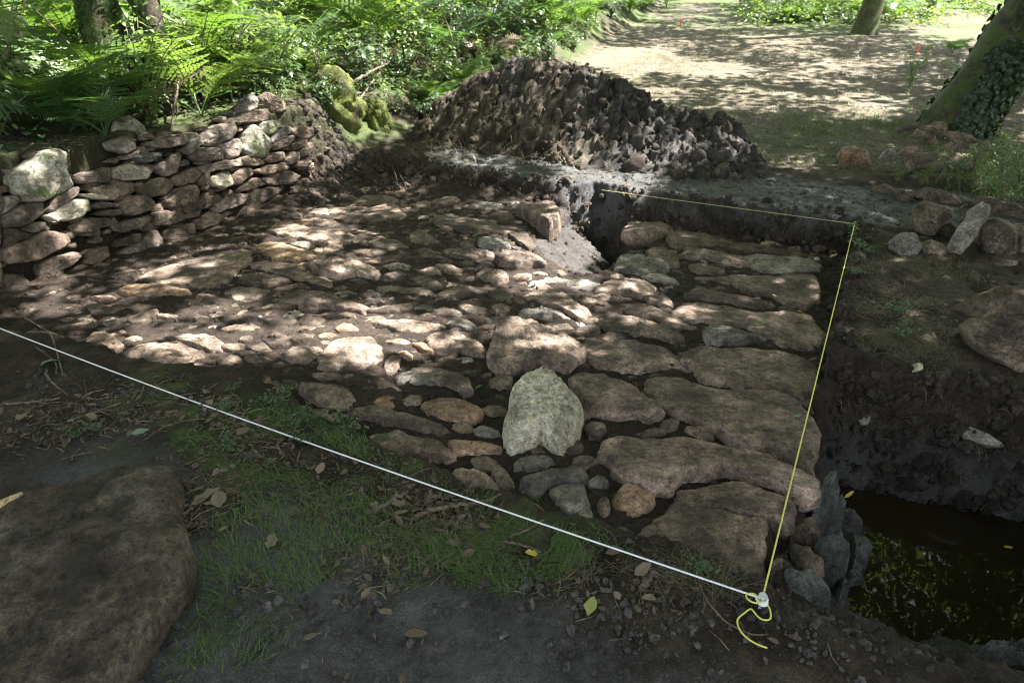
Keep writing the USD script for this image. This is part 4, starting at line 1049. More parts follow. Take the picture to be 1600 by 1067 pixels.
for px_, py_, hh, l_ in [(1063, 42, .2, 'orange marker peg at the far left of the straw path'), (1433, 84, .15, 'orange marker peg left of the leaning tree trunk'), (1397, 16, .25, 'orange marker peg among the green plants at the far end of the path')]:
    g = hit(px_, py_); t_ = thing('marker_peg', l_, 'peg', g)
    b = trimesh.creation.box([.032, .032, hh]); b.apply_translation([0, 0, hh / 2 - .03]); obj('stake', b, 'peg_orange', t_, False)
    c = trimesh.creation.cone(.038, .03, sections=4); c.apply_translation([0, 0, hh - .03]); obj('stake_top', c, 'peg_orange', t_, False)
# ------------------------------------------------------------------ trees and the canopy they carry
def leaf(L, W, fold=.25, curl=.15):
    v = np.array([[0, 0, 0], [.28 * L, -.42 * W, fold * W * .42], [.28 * L, .42 * W, fold * W * .42], [.55 * L, 0, -curl * L * .3], [.68 * L, -.36 * W, fold * W * .3 - curl * L * .5], [.68 * L, .36 * W, fold * W * .3 - curl * L * .5], [L, 0, -curl * L]])
    f = np.array([(0, 1, 3), (0, 3, 2), (1, 4, 3), (2, 3, 5), (4, 6, 3), (5, 3, 6)])
    return v, f
def rot(a, b, c):
    ca, sa, cb, sb_, cc, sc_ = math.cos(a), math.sin(a), math.cos(b), math.sin(b), math.cos(c), math.sin(c)
    return np.array([[ca, -sa, 0], [sa, ca, 0], [0, 0, 1]]) @ np.array([[cb, 0, sb_], [0, 1, 0], [-sb_, 0, cb]]) @ np.array([[1, 0, 0], [0, cc, -sc_], [0, sc_, cc]])
def spray(seed, n=8, R=.10, L=.078):
    r = np.random.default_rng(seed); mb = MB()
    for i in range(n):
        v, f = leaf(L * r.uniform(.7, 1.2), L * r.uniform(.5, .75))
        a = r.uniform(0, 6.28)
        p = np.array([math.cos(a), math.sin(a), 0]) * R * math.sqrt(r.uniform()) + [0, 0, r.uniform(-.06, .06)]
        mb.add(v @ rot(a + r.uniform(-.8, .8), r.uniform(-.2, .7), r.uniform(-.6, .6)).T + p, f)
    return mb.get()

TREES = []
def trunk_mesh(path, rad, k=20, flare=.5, bump=.12, seed=0):
    p = spline(path, 26); u = np.linspace(0, 1, 26)
    rr_ = np.interp(u, np.linspace(0, 1, len(rad)), rad) * (1 + flare * np.exp(-u / .05))
    v, f = tube(p, rr_, k, False)
    c = np.repeat(p, k, 0); nz = meshkit.fbm(v * np.array([5, 5, 1.6]) + seed, 4, seed) - .5
    v = c + (v - c) * (1 + nz[:, None] * bump * 4)
    return v, f
def tree(name, label, base, path, rad, mat, limbs=3, top=7.0, seed=0, k=20):
    r = np.random.default_rng(seed)
    t_ = thing(name, label, 'tree', base)
    path = np.asarray(path, float)
    obj('trunk', trunk_mesh(path, rad, k, seed=seed), mat, t_)
    for i in range(limbs):
        s0 = path[-1] + (path[-2] - path[-1]) * r.uniform(0, .6)
        a = r.uniform(0, 6.28); e = s0 + np.array([math.cos(a) * 1.6, math.sin(a) * 1.6, r.uniform(1.0, 2.2)])
        m_ = (s0 + e) / 2 + [0, 0, -.2]
        obj('limb', tube(spline([s0, m_, e], 10), np.linspace(rad[-1] * .8, .02, 10), 8), mat, t_)
    TREES.append((t_, np.asarray(base, float)))
    return t_
def gbase(x, y): return np.array([x, y, gz(x, y)])
b1 = hit(1492, 205)
T1 = tree('leaning_tree', 'thick mossy tree leaning right, clad in dark ivy, beside the path', b1, [(0, 0, -.2), (.12, .05, .35), (.5, .1, 1.1), (1.15, .2, 2.2), (1.9, .3, 3.6), (2.4, .4, 5.5)], [.31, .31, .30, .27, .22, .15], 'bark_mossy', 4, seed=1, k=28)
b2 = hit(192, 168)
T2 = tree('mossy_tree', 'mossy tree trunk standing in the ferns behind the left end of the wall', b2, [(0, 0, -.2), (.0, 0, .6), (-.06, .05, 1.6), (-.1, .1, 3.2), (.1, .1, 5.6)], [.16, .15, .13, .12, .08], 'bark_mossy', 3, seed=2)
b2b = hit(258, 172)
T2b = tree('mossy_tree', 'second paler trunk, thinner, just right of the mossy one in the ferns', b2b, [(0, 0, -.2), (.03, .02, .5), (.1, .05, 1.4), (.3, .1, 3.4), (.4, .1, 5.2)], [.085, .08, .07, .06, .05], 'bark', 2, seed=3)
b3 = hit(1450, 28)
T3 = tree('thin_tree', 'thin straight trunk at the far end of the path, top right', b3, [(0, 0, -.2), (.0, 0, 1), (.1, 0, 3), (.1, .1, 6)], [.15, .14, .12, .09], 'bark_mossy', 2, seed=4)
for i, (x, y, hgt, l_) in enumerate([(6.6, 2.4, 5.8, 'shade tree right of the pool'), (9.0, 5.5, 6.2, 'shade tree beyond the right edge of the clearing'), (5.4, -1.6, 5.6, 'shade tree behind and right of the camera'),
                                     (9.5, .2, 6.0, 'far right shade tree beside the pool side'), (10.5, 12, 6.5, 'shade tree right of the straw path'), (8.5, 18, 6.5, 'shade tree right of the far path'),
                                     (-7.5, 9.5, 6.2, 'woodland tree deep in the ferns at far left'), (-4.2, 13.5, 6.4, 'woodland tree behind the fern bank'), (-.8, 17.0, 6.6, 'woodland tree left of the straw path'), (3.0, 27.0, 7, 'woodland tree at the far end of the path'), (11.5, 26, 7, 'woodland tree beyond the green far verge'), (-6.5, 3.6, 5.8, 'woodland tree left of the wall')]):
    r = np.random.default_rng(50 + i)
    tree('woodland_tree', l_, gbase(x, y), [(0, 0, -.2), (r.uniform(-.1, .1), 0, 1.2), (r.uniform(-.25, .25), r.uniform(-.2, .2), 3), (r.uniform(-.4, .4), r.uniform(-.3, .3), hgt)], [.24, .22, .19, .13], 'bark_mossy' if i % 2 else 'bark', 3, seed=10 + i)

# where the sun finds its way through: openings in the canopy, given by the flecks they throw
FLECKS = [(560, 545, 50, 30, 1), (600, 560, 30, 18, 1), (330, 540, 80, 22, .75), (262, 545, 45, 18, .75), (350, 508, 45, 14, .9), (640, 506, 52, 11, .9), (690, 527, 30, 11, .8), (822, 552, 40, 32, .8), (812, 408, 34, 20, 1), (890, 362, 40, 48, 1), (900, 400, 25, 30, 1), (850, 445, 40, 9, 1),
 (905, 506, 13, 15, 1), (965, 460, 28, 11, .9), (1010, 505, 45, 8, .7), (1060, 500, 20, 6, .7), (1100, 500, 25, 5, .4), (440, 385, 30, 11, .9), (508, 366, 24, 6, .9), (545, 425, 35, 8, .7), (510, 405, 20, 6, .6), (570, 412, 18, 5, .8), (470, 340, 20, 8, .9), (250, 442, 40, 12, .8), (200, 428, 16, 11, .8), (75, 432, 28, 28, .8), (65, 475, 24, 24, .9), (160, 478, 30, 10, .7), (165, 535, 32, 16, .7), (85, 505, 25, 10, .4),
 (300, 425, 45, 14, .5), (330, 400, 30, 8, .6), (455, 452, 30, 8, .7), (480, 430, 35, 10, .45), (520, 312, 16, 6, .7), (600, 328, 25, 8, .7), (522, 330, 16, 5, .8), (640, 290, 20, 5, .6), (665, 330, 30, 6, .4), (780, 318, 35, 8, .6), (835, 312, 18, 8, .8), (700, 350, 30, 6, .35), (600, 385, 30, 6, .35), (640, 425, 35, 7, .3), (590, 475, 22, 10, .5), (720, 455, 30, 7, .35), (740, 400, 22, 9, .5), (790, 440, 18, 14, .6), (875, 468, 25, 14, .4), (935, 490, 25, 8, .5), (890, 545, 15, 10, .3), (925, 560, 20, 8, .3), (700, 585, 30, 10, .3), (610, 560, 20, 30, .5), (445, 515, 28, 10, .6), (410, 500, 24, 8, .7), (510, 545, 25, 12, .6), (240, 565, 25, 8, .4),
 (345, 282, 16, 14, 1), (65, 270, 38, 30, .8), (390, 240, 20, 9, .9), (105, 332, 24, 12, .9), (140, 308, 18, 5, .9), (200, 270, 24, 10, .9), (115, 262, 20, 10, 1), (238, 372, 12, 14, .8), (400, 182, 20, 9, 1), (290, 302, 20, 10, .7), (365, 328, 30, 10, .7), (485, 300, 32, 30, .7), (520, 245, 24, 18, .8), (515, 210, 26, 14, 1), (455, 300, 26, 16, .5), (65, 396, 34, 12, .5), (300, 220, 30, 6, .9), (25, 335, 25, 12, .5), (330, 365, 30, 14, .6), (430, 220, 12, 9, .6), (320, 240, 25, 8, .4), (260, 240, 20, 6, .5), (470, 210, 15, 8, .5), (385, 160, 14, 12, .5),
 (960, 292, 50, 9, 1), (915, 280, 45, 8, 1), (1003, 288, 24, 6, .9), (880, 252, 22, 9, 1), (700, 245, 32, 10, .7), (752, 264, 30, 8, .8), (905, 316, 34, 8, .9), (1040, 300, 20, 4, .5), (800, 285, 30, 6, .4),
 (898, 208, 24, 20, 1), (868, 246, 28, 10, 1), (1022, 246, 24, 22, 1), (1150, 236, 24, 10, .8), (1122, 222, 12, 8, .6), (700, 160, 55, 40, .7), (760, 140, 45, 34, .8), (830, 112, 60, 14, .8), (985, 132, 28, 10, .8), (1060, 180, 18, 10, .5), (640, 180, 30, 20, .5), (725, 172, 50, 26, 1), (680, 195, 36, 16, .9), (790, 150, 40, 22, .9), (800, 190, 24, 10, .8), (770, 225, 30, 8, .7), (860, 130, 60, 14, .8), (900, 205, 40, 26, 1), (1010, 235, 40, 22, .9), (830, 240, 24, 10, .8), (940, 245, 24, 8, .7), (1090, 240, 24, 8, .7), (1000, 180, 24, 8, .5), (560, 540, 70, 36, 1), (380, 525, 60, 20, .9), (720, 520, 20, 10, .6), (230, 535, 50, 20, .8), (770, 205, 40, 12, .4), (940, 170, 40, 10, .3), (1240, 255, 24, 4, .7),
 (890, 58, 60, 22, 1), (1000, 98, 95, 17, 1), (915, 88, 60, 14, .9), (1110, 112, 70, 9, 1), (1190, 64, 60, 5, .8), (1060, 150, 55, 7, .8), (1320, 108, 50, 8, .9), (1340, 178, 60, 6, .9), (1230, 78, 60, 5, .7), (1180, 150, 60, 6, .7), (1250, 118, 30, 6, .9), (1420, 62, 60, 5, .6), (1330, 150, 60, 5, .7), (1160, 170, 40, 5, .5), (1270, 90, 40, 5, .6), (1400, 95, 30, 5, .6), (1480, 42, 24, 5, .7), (880, 25, 50, 18, 1), (1240, 40, 70, 5, .4), (1350, 60, 50, 4, .5), (1050, 70, 40, 6, .6),
 (222, 625, 30, 20, .45), (716, 832, 13, 9, .5), (205, 605, 20, 8, .3)]
sx = np.arange(-11, 11.01, .05); sy = np.arange(-.5, 30, .05)
SXX, SYY = np.meshgrid(sx, sy); SRF = surf(SXX.ravel(), SYY.ravel()).reshape(SXX.shape)
def sgrid(x, y):
    i = np.clip(((x - sx[0]) / .05).round().astype(int), 0, len(sx) - 1); j = np.clip(((y - sy[0]) / .05).round().astype(int), 0, len(sy) - 1)
    return SRF[j, i]
def land(x0, y0):
    """Where a sunbeam through (x0, y0, 0) first meets the ground."""
    best = np.full(x0.shape, -3.0); done = np.zeros(x0.shape, bool)
    for k in np.arange(4.0, -2.0, -.045):
        x, y, z = x0 + SUN[0] * k, y0 + SUN[1] * k, SUN[2] * k
        h_ = (z <= sgrid(x, y)) & ~done
        best[h_] = k; done |= h_
    return x0 + SUN[0] * best, y0 + SUN[1] * best, SUN[2] * best
FP = [(shit(a, b), a, b, c, d, e) for a, b, c, d, e in FLECKS]
def open_(x, y, z, r):
    """How open the canopy is towards the sun over a point of ground, 0 to 1."""
    dz = z - EYE; dep = y * CP - dz * SP; px = 800 + FPX * x / dep; py = 533.5 - FPX * (y * SP + dz * CP) / dep
    o = np.zeros(x.shape)
    for C, a, b, c, d, e in FP:
        dist = np.linalg.norm(C - np.array([0, 0, EYE]))
        near = np.hypot(x - C[0], y - C[1]) < max(.6, .16 * dist)
        if d > 12 and a > 100 and a < 720 and b > 480 and b < 600: c, d = c * 1.3, d * 1.3
        m_ = .11 * FPX / dist; c = c + m_; d = d + m_ * .7
        g_ = ((px - a) / c) ** 2 + ((py - b) / d) ** 2
        o = np.maximum(o, e * near * sm(1.25, .7, g_))
    s, t = st(x, y)
    n_a = fb(x * .7, y * 1.6, 1.3, 3, 81); n_b = fb(x, y, 1.8, 3, 82); n_c = fb(x, y, 4.5, 2, 83)
    bank_ = (s > 4.74 + .2 * np.maximum(0, t - 9)) & (y > 5.5)
    o = np.where(bank_ & (o < .5), np.maximum(o, .95 * sm(-.17, -.02, n_b)), o)
    o = np.where(~bank_ & (y > 9.0) & (t > 6), np.maximum(o, .8 * sm(.14, .22, n_a)), o)
    o = np.where((s > 1.0) & (s < 4.7) & (t > .15) & (t < 4), np.maximum(o, .4 * sm(.19, .26, n_c)), o)
    o = np.where(y > 19, np.maximum(o, .9 * sm(-.1, .05, n_b)), o)
    return o
def layer(n, x0, x1, y0, y1, zlo, zhi, seed, scale):
    r = np.random.default_rng(seed)
    gx_, gy_ = r.uniform(x0, x1, n), r.uniform(y0, y1, n)
    px, py, pz = land(gx_, gy_)
    keep = r.uniform(size=n) > open_(px, py, pz, r)
    h_ = r.uniform(zlo, zhi, n); k = h_ / SUN[2]
    return np.stack([gx_ + SUN[0] * k, gy_ + SUN[1] * k, h_], -1)[keep], np.full(keep.sum(), scale) * r.uniform(.8, 1.2, keep.sum())
LS = [layer(38000, -5.5, 5.5, -.8, 9.5, 4.6, 7.4, 1, 1.0), layer(6000, -2.6, 3.2, -.8, 3.0, 4.6, 7.4, 9, 1.0), layer(12500, -9, 9.5, 9.5, 27, 4.8, 8.0, 2, 2.2), layer(1800, -11, -5.5, 0, 9.5, 4.6, 7.0, 3, 2.2), layer(1600, 5.5, 9, -.8, 9.5, 4.6, 7.4, 4, 1.9)]
LP = np.vstack([l[0] for l in LS]); LSc = np.concatenate([l[1] for l in LS])
tb = np.array([b for _, b in TREES]); own = np.argmin(((LP[:, None, :2] - tb[None, :, :2]) ** 2).sum(-1), 1)
rq = np.random.default_rng(77)
for ti, (t_, b) in enumerate(TREES):
    sel = np.where(own == ti)[0]
    if not len(sel): continue
    pi = UsdGeom.PointInstancer.Define(stage, numbered('crown', str(t_.GetPath())))
    protos = [usdkit.mesh(stage, f'{pi.GetPath()}/leaf_spray_{j:03d}', spray(200 + j), '/World/Looks/leaf_canopy', False).GetPath() for j in range(3)]
    pi.CreatePrototypesRel().SetTargets(protos)
    pi.CreateProtoIndicesAttr(Vt.IntArray.FromNumpy(rq.integers(0, 3, len(sel)).astype(np.int32)))
    pi.CreatePositionsAttr(Vt.Vec3fArray.FromNumpy((LP[sel] - b).astype(np.float32)))
    pi.CreateScalesAttr(Vt.Vec3fArray.FromNumpy(np.repeat(LSc[sel][:, None], 3, 1).astype(np.float32)))
    a = rq.uniform(0, 6.28, len(sel)); w = rq.normal(0, .3, (len(sel), 2))
    pi.CreateOrientationsAttr([Gf.Quath(float(math.cos(x / 2)), float(u), float(v), float(math.sin(x / 2))) for x, (u, v) in zip(a, w)])
    tag(pi, kind='stuff')

# ivy and moss on the leaning trunk
r = np.random.default_rng(31); mb = MB()
tv, tf = trunk_mesh(np.array([(0, 0, -.2), (.12, .05, .35), (.5, .1, 1.1), (1.15, .2, 2.2), (1.9, .3, 3.6), (2.4, .4, 5.5)], float), [.31, .31, .30, .27, .22, .15], 28, seed=1)
tm = trimesh.Trimesh(tv, tf, process=False); tpts, tfi = trimesh.sample.sample_surface(tm, 9000, seed=4)
ivn = fb(tpts[:, 0] * 2 + tpts[:, 1], tpts[:, 2], 4.5, 3, 5)
for p_, fi, iv_ in zip(tpts, tfi, ivn):
    nrm = tm.face_normals[fi]
    axp = np.array([np.interp(p_[2], [0, 5.5], [0, 2.4]), p_[1] * 0 + .2, p_[2]])
    if nrm @ (p_ - axp) < 0: nrm = -nrm
    if nrm @ np.array([-.9, 0, .45]) > .62 or iv_ < -.2: continue
    L_ = r.uniform(.06, .115); v, f = leaf(L_, L_ * r.uniform(.8, 1.0), .15, .2)
    X_ = r.normal(size=3) * .5 + np.array([0, 0, -.8]); X_ -= nrm * (X_ @ nrm) * .8; X_ /= np.linalg.norm(X_)
    Y_ = np.cross(nrm, X_); Y_ /= np.linalg.norm(Y_)
    mb.add(v @ np.stack([X_, Y_, np.cross(X_, Y_)]) + p_ + nrm * r.uniform(.01, .07), f)
tag(obj('ivy', mb.get(), 'leaf_ivy', T1, False), kind='stuff')
for T_, n_, rad0, zs in ((T2, 700, .15, 1.7), (T2b, 250, .08, 1.2)):
    mb = MB()
    for i in range(n_):
        z = r.uniform(0, zs); th = r.uniform(0, 6.28); nrm = np.array([math.cos(th), math.sin(th), 0]); L_ = r.uniform(.04, .08)
        v, f = leaf(L_, L_ * .9, .15, .3)
        mb.add(v @ np.stack([np.array([0, 0, -1.0]), np.cross(nrm, [0, 0, -1.0]), nrm]) @ rot(r.uniform(-.3, .3), r.uniform(-.3, .3), 0).T + nrm * rad0 * 1.1 + [0, 0, z], f)
    tag(obj('ivy', mb.get(), 'leaf_ivy', T_, False), kind='stuff')

# mossy stumps on the lip of the bank
for px_, py_, w_, h_, l_ in [(520, 172, .30, .36, 'broad moss-covered stump at the top of the far left trench corner'), (588, 196, .16, .30, 'narrow bright mossy stump right of the broad one')]:
    g = hit(px_, py_); t_ = thing('mossy_stump', l_, 'stump', g)
    sph = trimesh.creation.icosphere(4).vertices; nz = meshkit.fbm(sph * 2.2 + px_, 4, 3) - .5
    v = sph * (1 + nz[:, None] * .9) * np.array([w_, w_ * .7, h_]); v[:, 2] += .02
    obj('stump', (v, trimesh.creation.icosphere(4).faces), 'moss', t_)
    mb = MB()
    for i in range(1400):
        k = r.integers(0, len(v)); nrm = v[k] / np.linalg.norm(v[k])
        if v[k, 2] < -.05: continue
        d = nrm + r.normal(0, .5, 3); d /= np.linalg.norm(d); s_ = np.cross(d, r.normal(size=3)); s_ /= np.linalg.norm(s_); L_ = r.uniform(.012, .035)
        mb.add([v[k] - s_ * .003, v[k] + s_ * .003, v[k] + d * L_], [(0, 1, 2)])
    tag(obj('moss_tufts', mb.get(), 'grass_green', t_, False), kind='stuff')

# ------------------------------------------------------------------ ferns and undergrowth
def frond(L, seed, npin=17):
    r = np.random.default_rng(seed); mb = MB()
    u = np.linspace(0, 1, 16); rise = L * .75
    bend = r.uniform(.5, .9)
    P = np.c_[L * (u * .55 + .35 * u ** 2), np.zeros(16), rise * (np.sin(u * 2.1 * bend + .2) - math.sin(.2)) * .75]
    mb.add(*tube(P, np.linspace(.006, .0015, 16), 4))
    for i in range(npin):
        a = .22 + .77 * i / npin; k = a * 15; k0 = int(k); p = P[k0] + (P[min(k0 + 1, 15)] - P[k0]) * (k - k0)
        tg = P[min(k0 + 1, 15)] - P[max(k0 - 1, 0)]; tg /= np.linalg.norm(tg)
        lp_ = L * .30 * math.sin(math.pi * (.12 + .88 * (1 - a)) ** .8) ** .9 * (.9 + .2 * r.uniform()) + .01
        for sgn in (-1, 1):
            d = np.array([0, sgn, 0]) * .9 + tg * .42 + np.array([0, 0, r.uniform(-.22, .05)]); d /= np.linalg.norm(d)
            up = np.cross(d, tg) * sgn; up /= np.linalg.norm(up) + 1e-9
            nl_ = 7
            for j in range(nl_):
                q_ = p + d * lp_ * (j / nl_); wl = lp_ * .12 * (1 - j / nl_ * .75)
                e = q_ + d * lp_ / nl_ * 1.5
                for s2 in (-1, 1):
                    mb.add([q_, q_ + tg * s2 * wl + d * wl * .5 - up * .1 * wl, e], [(0, 1, 2)])
    return mb.get()
def fern(label, n, L, seed, mat, loc):
    r = np.random.default_rng(seed); t_ = thing('fern', label, 'fern', loc)
    for i in range(n):
        v, f = frond(L * r.uniform(.75, 1.1), seed * 31 + i); a = i / n * 6.28 + r.uniform(-.3, .3)
        obj('frond', (v @ rot(a, r.uniform(-.35, .1), r.uniform(-.3, .3)).T, f), mat, t_, False)
    return t_
def bush(name, label, cat, mat, loc, seed, H=.8, ns=6, nl=26, L=.08, W=.06, spread=.45):
    r = np.random.default_rng(seed); t_ = thing(name, label, cat, loc); st_ = MB(); lv = MB()
    for i in range(ns):
        a = r.uniform(0, 6.28); d = spread * r.uniform(.3, 1); h_ = H * r.uniform(.6, 1.1)
        p = spline([(0, 0, -.05), (math.cos(a) * d * .35, math.sin(a) * d * .35, h_ * .6), (math.cos(a) * d, math.sin(a) * d, h_)], 14)
        st_.add(*tube(p, np.linspace(.006, .002, 14), 4))
        for j in range(nl):
            q_ = p[int(r.uniform(3, 14))]; b_ = r.uniform(0, 6.28); s_ = r.uniform(.6, 1.2)
            v, f = leaf(L * s_, W * s_, .2, .25)
            off = np.array([math.cos(b_), math.sin(b_), 0]) * r.uniform(.01, .10) + [0, 0, r.uniform(-.03, .05)]
            lv.add(v @ rot(b_, r.uniform(-.3, .6), r.uniform(-.5, .5)).T + q_ + off, f)
    obj('stems', st_.get(), 'twig_wood', t_)
    tag(obj('foliage', lv.get(), mat, t_, False), kind='stuff')
    return t_
G_F = 'ferns growing over the woodland bank'
def on_bank(px, py, off=0): return hit(px, py)
F0 = fern('bright bushy fern at the edge of the straw path', 9, 1.0, 3, 'leaf_fern', hit(880, 60) + [-.25, 0, 0])
F1 = fern('big pale sunlit fern arching in front of the mossy trunks', 7, .95, 4, 'leaf_light', hit(285, 140))
F2 = fern('dark green drooping fern at the left above the boulder', 7, .75, 5, 'leaf_fern_dark', hit(110, 208))
F3 = fern('low fern behind the mossy rock on the wall', 6, .5, 6, 'leaf_fern_dark', hit(165, 212))
U = [bush('bramble', 'leafy bramble with bluish leaves over the far left corner of the trench', 'bramble', 'leaf_bramble', hit(450, 140), 11, .62, 8, 30, .075, .06, .5),
     bush('shrub', 'light green small-leaved shrub left of the soil heap', 'shrub', 'leaf_light', hit(690, 150), 12, .7, 9, 30, .055, .035, .5),
     bush('sapling', 'broad-leaved sapling at the left edge of the picture', 'sapling', 'leaf_light', hit(30, 190), 13, 1.2, 6, 22, .11, .085, .5),
     bush('ivy_plant', 'low ivy trailing over the lip of the bank beside the heap', 'ivy', 'leaf_bramble', hit(665, 185), 14, .25, 10, 16, .06, .055, .4)]
r = np.random.default_rng(41); got = [b for b in ()]
G = dict(fern=('fern among many on the shady woodland bank', G_F), bramble=('bluish-leaved bramble in the undergrowth of the bank', 'brambles in the undergrowth'), shrub=('small-leaved green shrub in the undergrowth of the bank', 'small-leaved shrubs in the undergrowth'), sapling=('broad-leaved sapling in the undergrowth of the bank', 'saplings in the undergrowth'))
cnt = 0
for k in range(6000):
    s_, t_ = r.uniform(4.95, 11.5), r.uniform(-1.0, 15.0)
    sb_ = 4.72 + .2 * max(0, t_ - 9) + .25 * sm(3.0, 3.6, t_)
    if s_ < sb_ + .06: continue
    x, y = xy(s_, t_)
    if y < 3.4 or y > 17: continue
    near_edge = s_ - sb_ < .5
    sep = .42 + .03 * max(0, y - 7)
    if any((x - a) ** 2 + (y - b) ** 2 < sep ** 2 for a, b in got): continue
    dep = y * CP + .6 * SP
    if abs(x / dep * FPX) > 900: continue
    got.append((x, y)); cnt += 1
    kind = r.choice(['fern', 'bramble', 'shrub', 'sapling'], p=[.42, .25, .23, .10])
    src = dict(fern=[F0, F1, F2][r.integers(0, 3)], bramble=U[0], shrub=U[1], sapling=U[2])[kind]
    sc = r.uniform(.75, 1.25) * (.55 if near_edge else 1) * (1.25 if y > 11 else 1)
    if t_ < 3.8 and near_edge: sc *= .7
    l_, g_ = G[kind]
    zone = 'behind the left half of the wall' if t_ < 1.6 else 'behind the right half of the wall' if t_ < 3.5 else 'around the mossy stumps' if t_ < 5.5 else 'left of the soil heap' if t_ < 9 else 'left of the far straw path'
    l_ = l_.split(' in the under')[0].split(' among')[0] + ' ' + zone + (', close to the edge' if near_edge else ', deep in the wood' if s_ - sb_ > 3 else ''); g_ = g_ + ' ' + zone
    dup(src, (x, y, gz(x, y) - .02), r.uniform(0, 6.28), sc, l_, g_, r.uniform(-10, 10))
# plants at the right and at the far end of the path
for k, (px_, py_, sc, kd, l_) in enumerate([(1480, 285, .5, 1, 0), (1520, 290, .6, 3, 0), (1560, 280, .6, 1, 0), (1590, 300, .6, 3, 0), (1530, 310, .5, 1, 0), (1570, 330, .45, 3, 0), (1440, 290, .3, 1, 0), (1400, 285, .25, 1, 0), (1420, 140, .55, 2, 0), (1440, 200, .4, 1, 0), (1590, 255, .5, 3, 0)]):
    dup(U[[0, 1, 2, 1][kd]], hit(px_, py_), k * 1.3, sc, 'green leafy plant growing around the stones at the right edge', 'leafy plants at the right edge')
for k in range(190):
    a_, b_ = r.uniform(1150, 1600), r.uniform(-12, 36)
    if a_ > 1470 and b_ > 26: continue
    if a_ < 1200 and b_ > 18: continue
    g_ = hit(a_, b_)
    if g_[1] > 40: g_ = g_ * (34 / g_[1]); g_[2] = gz(g_[0], g_[1])
    dup([U[1], U[1], U[2], F0][r.integers(0, 4)], g_, r.uniform(0, 6.28), r.uniform(.45, .9), ('green plant in the verge right of the thin far trunk' if a_ > 1450 else 'green plant in the verge left of the thin far trunk'), 'plants in the far verge, ' + ('right' if a_ > 1450 else 'left') + ' of the thin trunk')
for k in range(26):
    a_, b_ = r.uniform(890, 1070), r.uniform(0, 30)
    if b_ > 34 - (a_ - 890) * .14: continue
    dup([U[0], F2, U[1]][r.integers(0, 3)], hit(a_, b_) , r.uniform(0, 6.28), r.uniform(.9, 1.7), 'dark bush at the left end of the far path', 'dark bushes at the left end of the far path')
for k in range(16):
    x, y = r.uniform(6.6, 11), r.uniform(7.5, 15)
    dup([U[0], F2, U[1]][r.integers(0, 3)], (x, y, gz(x, y)), r.uniform(0, 6.28), r.uniform(.5, .9), 'undergrowth plant in the shade right of the leaning tree', 'undergrowth right of the leaning tree')
# ground cover between the plants: one mass
mb = MB()
for k in range(12000):
    s_, t_ = r.uniform(4.85, 11), r.uniform(-.5, 15); sb_ = 4.85 + .2 * max(0, t_ - 9) + .3 * (3 < t_)
    if s_ < sb_: continue
    x, y = xy(s_, t_); L_ = r.uniform(.03, .075) * (1 if y < 9 else 1.4)
    if math.sin(x * 2.3 + 1.7 * math.sin(y * 1.9)) < -.85: continue
    v, f = leaf(L_, L_ * r.uniform(.6, .95), .2, .3)
    mb.add(v @ rot(r.uniform(0, 6.28), r.uniform(-.6, .4), r.uniform(-.5, .5)).T + np.array([x, y, gz(x, y) + r.uniform(.0, .14)]), f)
tag(obj('ground_cover', mb.get(), 'leaf_bramble', None, False), 'low leafy ground cover between the ferns on the bank', 'ground cover', kind='stuff')

mb = MB()
vg = [hit(a_, b_) for a_, b_ in zip(r.uniform(1165, 1600, 260), r.uniform(-4, 40, 260)) if not (a_ > 1470 and b_ > 26)]
for k in range(9000):
    g_ = vg[r.integers(0, len(vg))]; x, y = g_[0] + r.normal(0, .35), g_[1] + r.normal(0, .5)
    if y > 45: continue
    L_ = r.uniform(.06, .14); v, f = leaf(L_, L_ * r.uniform(.5, .9), .2, .3)
    mb.add(v @ rot(r.uniform(0, 6.28), r.uniform(-.8, .3), r.uniform(-.5, .5)).T + np.array([x, y, gz(x, y) + r.uniform(0, .4)]), f)
tag(obj('verge_cover', mb.get(), 'leaf_light', None, False), 'low green cover across the far end of the path', 'ground cover', kind='stuff')
for k, (a_, b_, sc) in enumerate([(905, 42, .9), (930, 34, .9), (955, 28, .8), (985, 22, .8), (860, 62, .7), (850, 75, .6), (915, 28, 1.0), (1010, 16, .9), (940, 16, 1.1), (720, 130, .5), (745, 118, .5), (775, 102, .5), (690, 165, .4), (805, 88, .5)]):
    dup([F0, U[1], U[0]][k % 3], hit(a_, b_), k * 1.7, sc, 'leafy plant on the slope between the ferns and the straw path', 'plants on the slope left of the straw path')
# bare and dead stems among the green
for k, (px_, py_, h_, dx, l_) in enumerate([(60, 170, 1.1, .5, 'pale bare branch arching over the ferns at the far left'), (175, 180, .9, -.4, 'thin bare stem leaning left in front of the mossy trunk'), (330, 165, .8, .2, 'brown bare stem behind the middle of the wall'), (365, 160, .7, .35, 'second brown bare stem behind the middle of the wall, leaning more'), (585, 140, .7, -.3, 'dry stem rising above the mossy stumps'), (640, 150, .6, .25, 'dry yellowish stem left of the soil heap'), (715, 120, .9, -.2, 'pale dead stem behind the crest of the soil heap')]):
    g_ = hit(px_, py_); q_ = spline([g_ + [0, 0, -.05], g_ + [dx * .3, -.1, h_ * .6], g_ + [dx, -.15, h_]], 16)
    tag(obj('bare_stem', tube(q_, np.linspace(.010, .004, 16), 6), 'peeled_wood' if k in (0, 5, 6) else 'twig_wood'), l_, 'stem')
rd = np.random.default_rng(66)
FD = fern('brown dead fern sagging behind the left half of the wall', 6, .7, 9, 'leaf_brown', hit(240, 175))
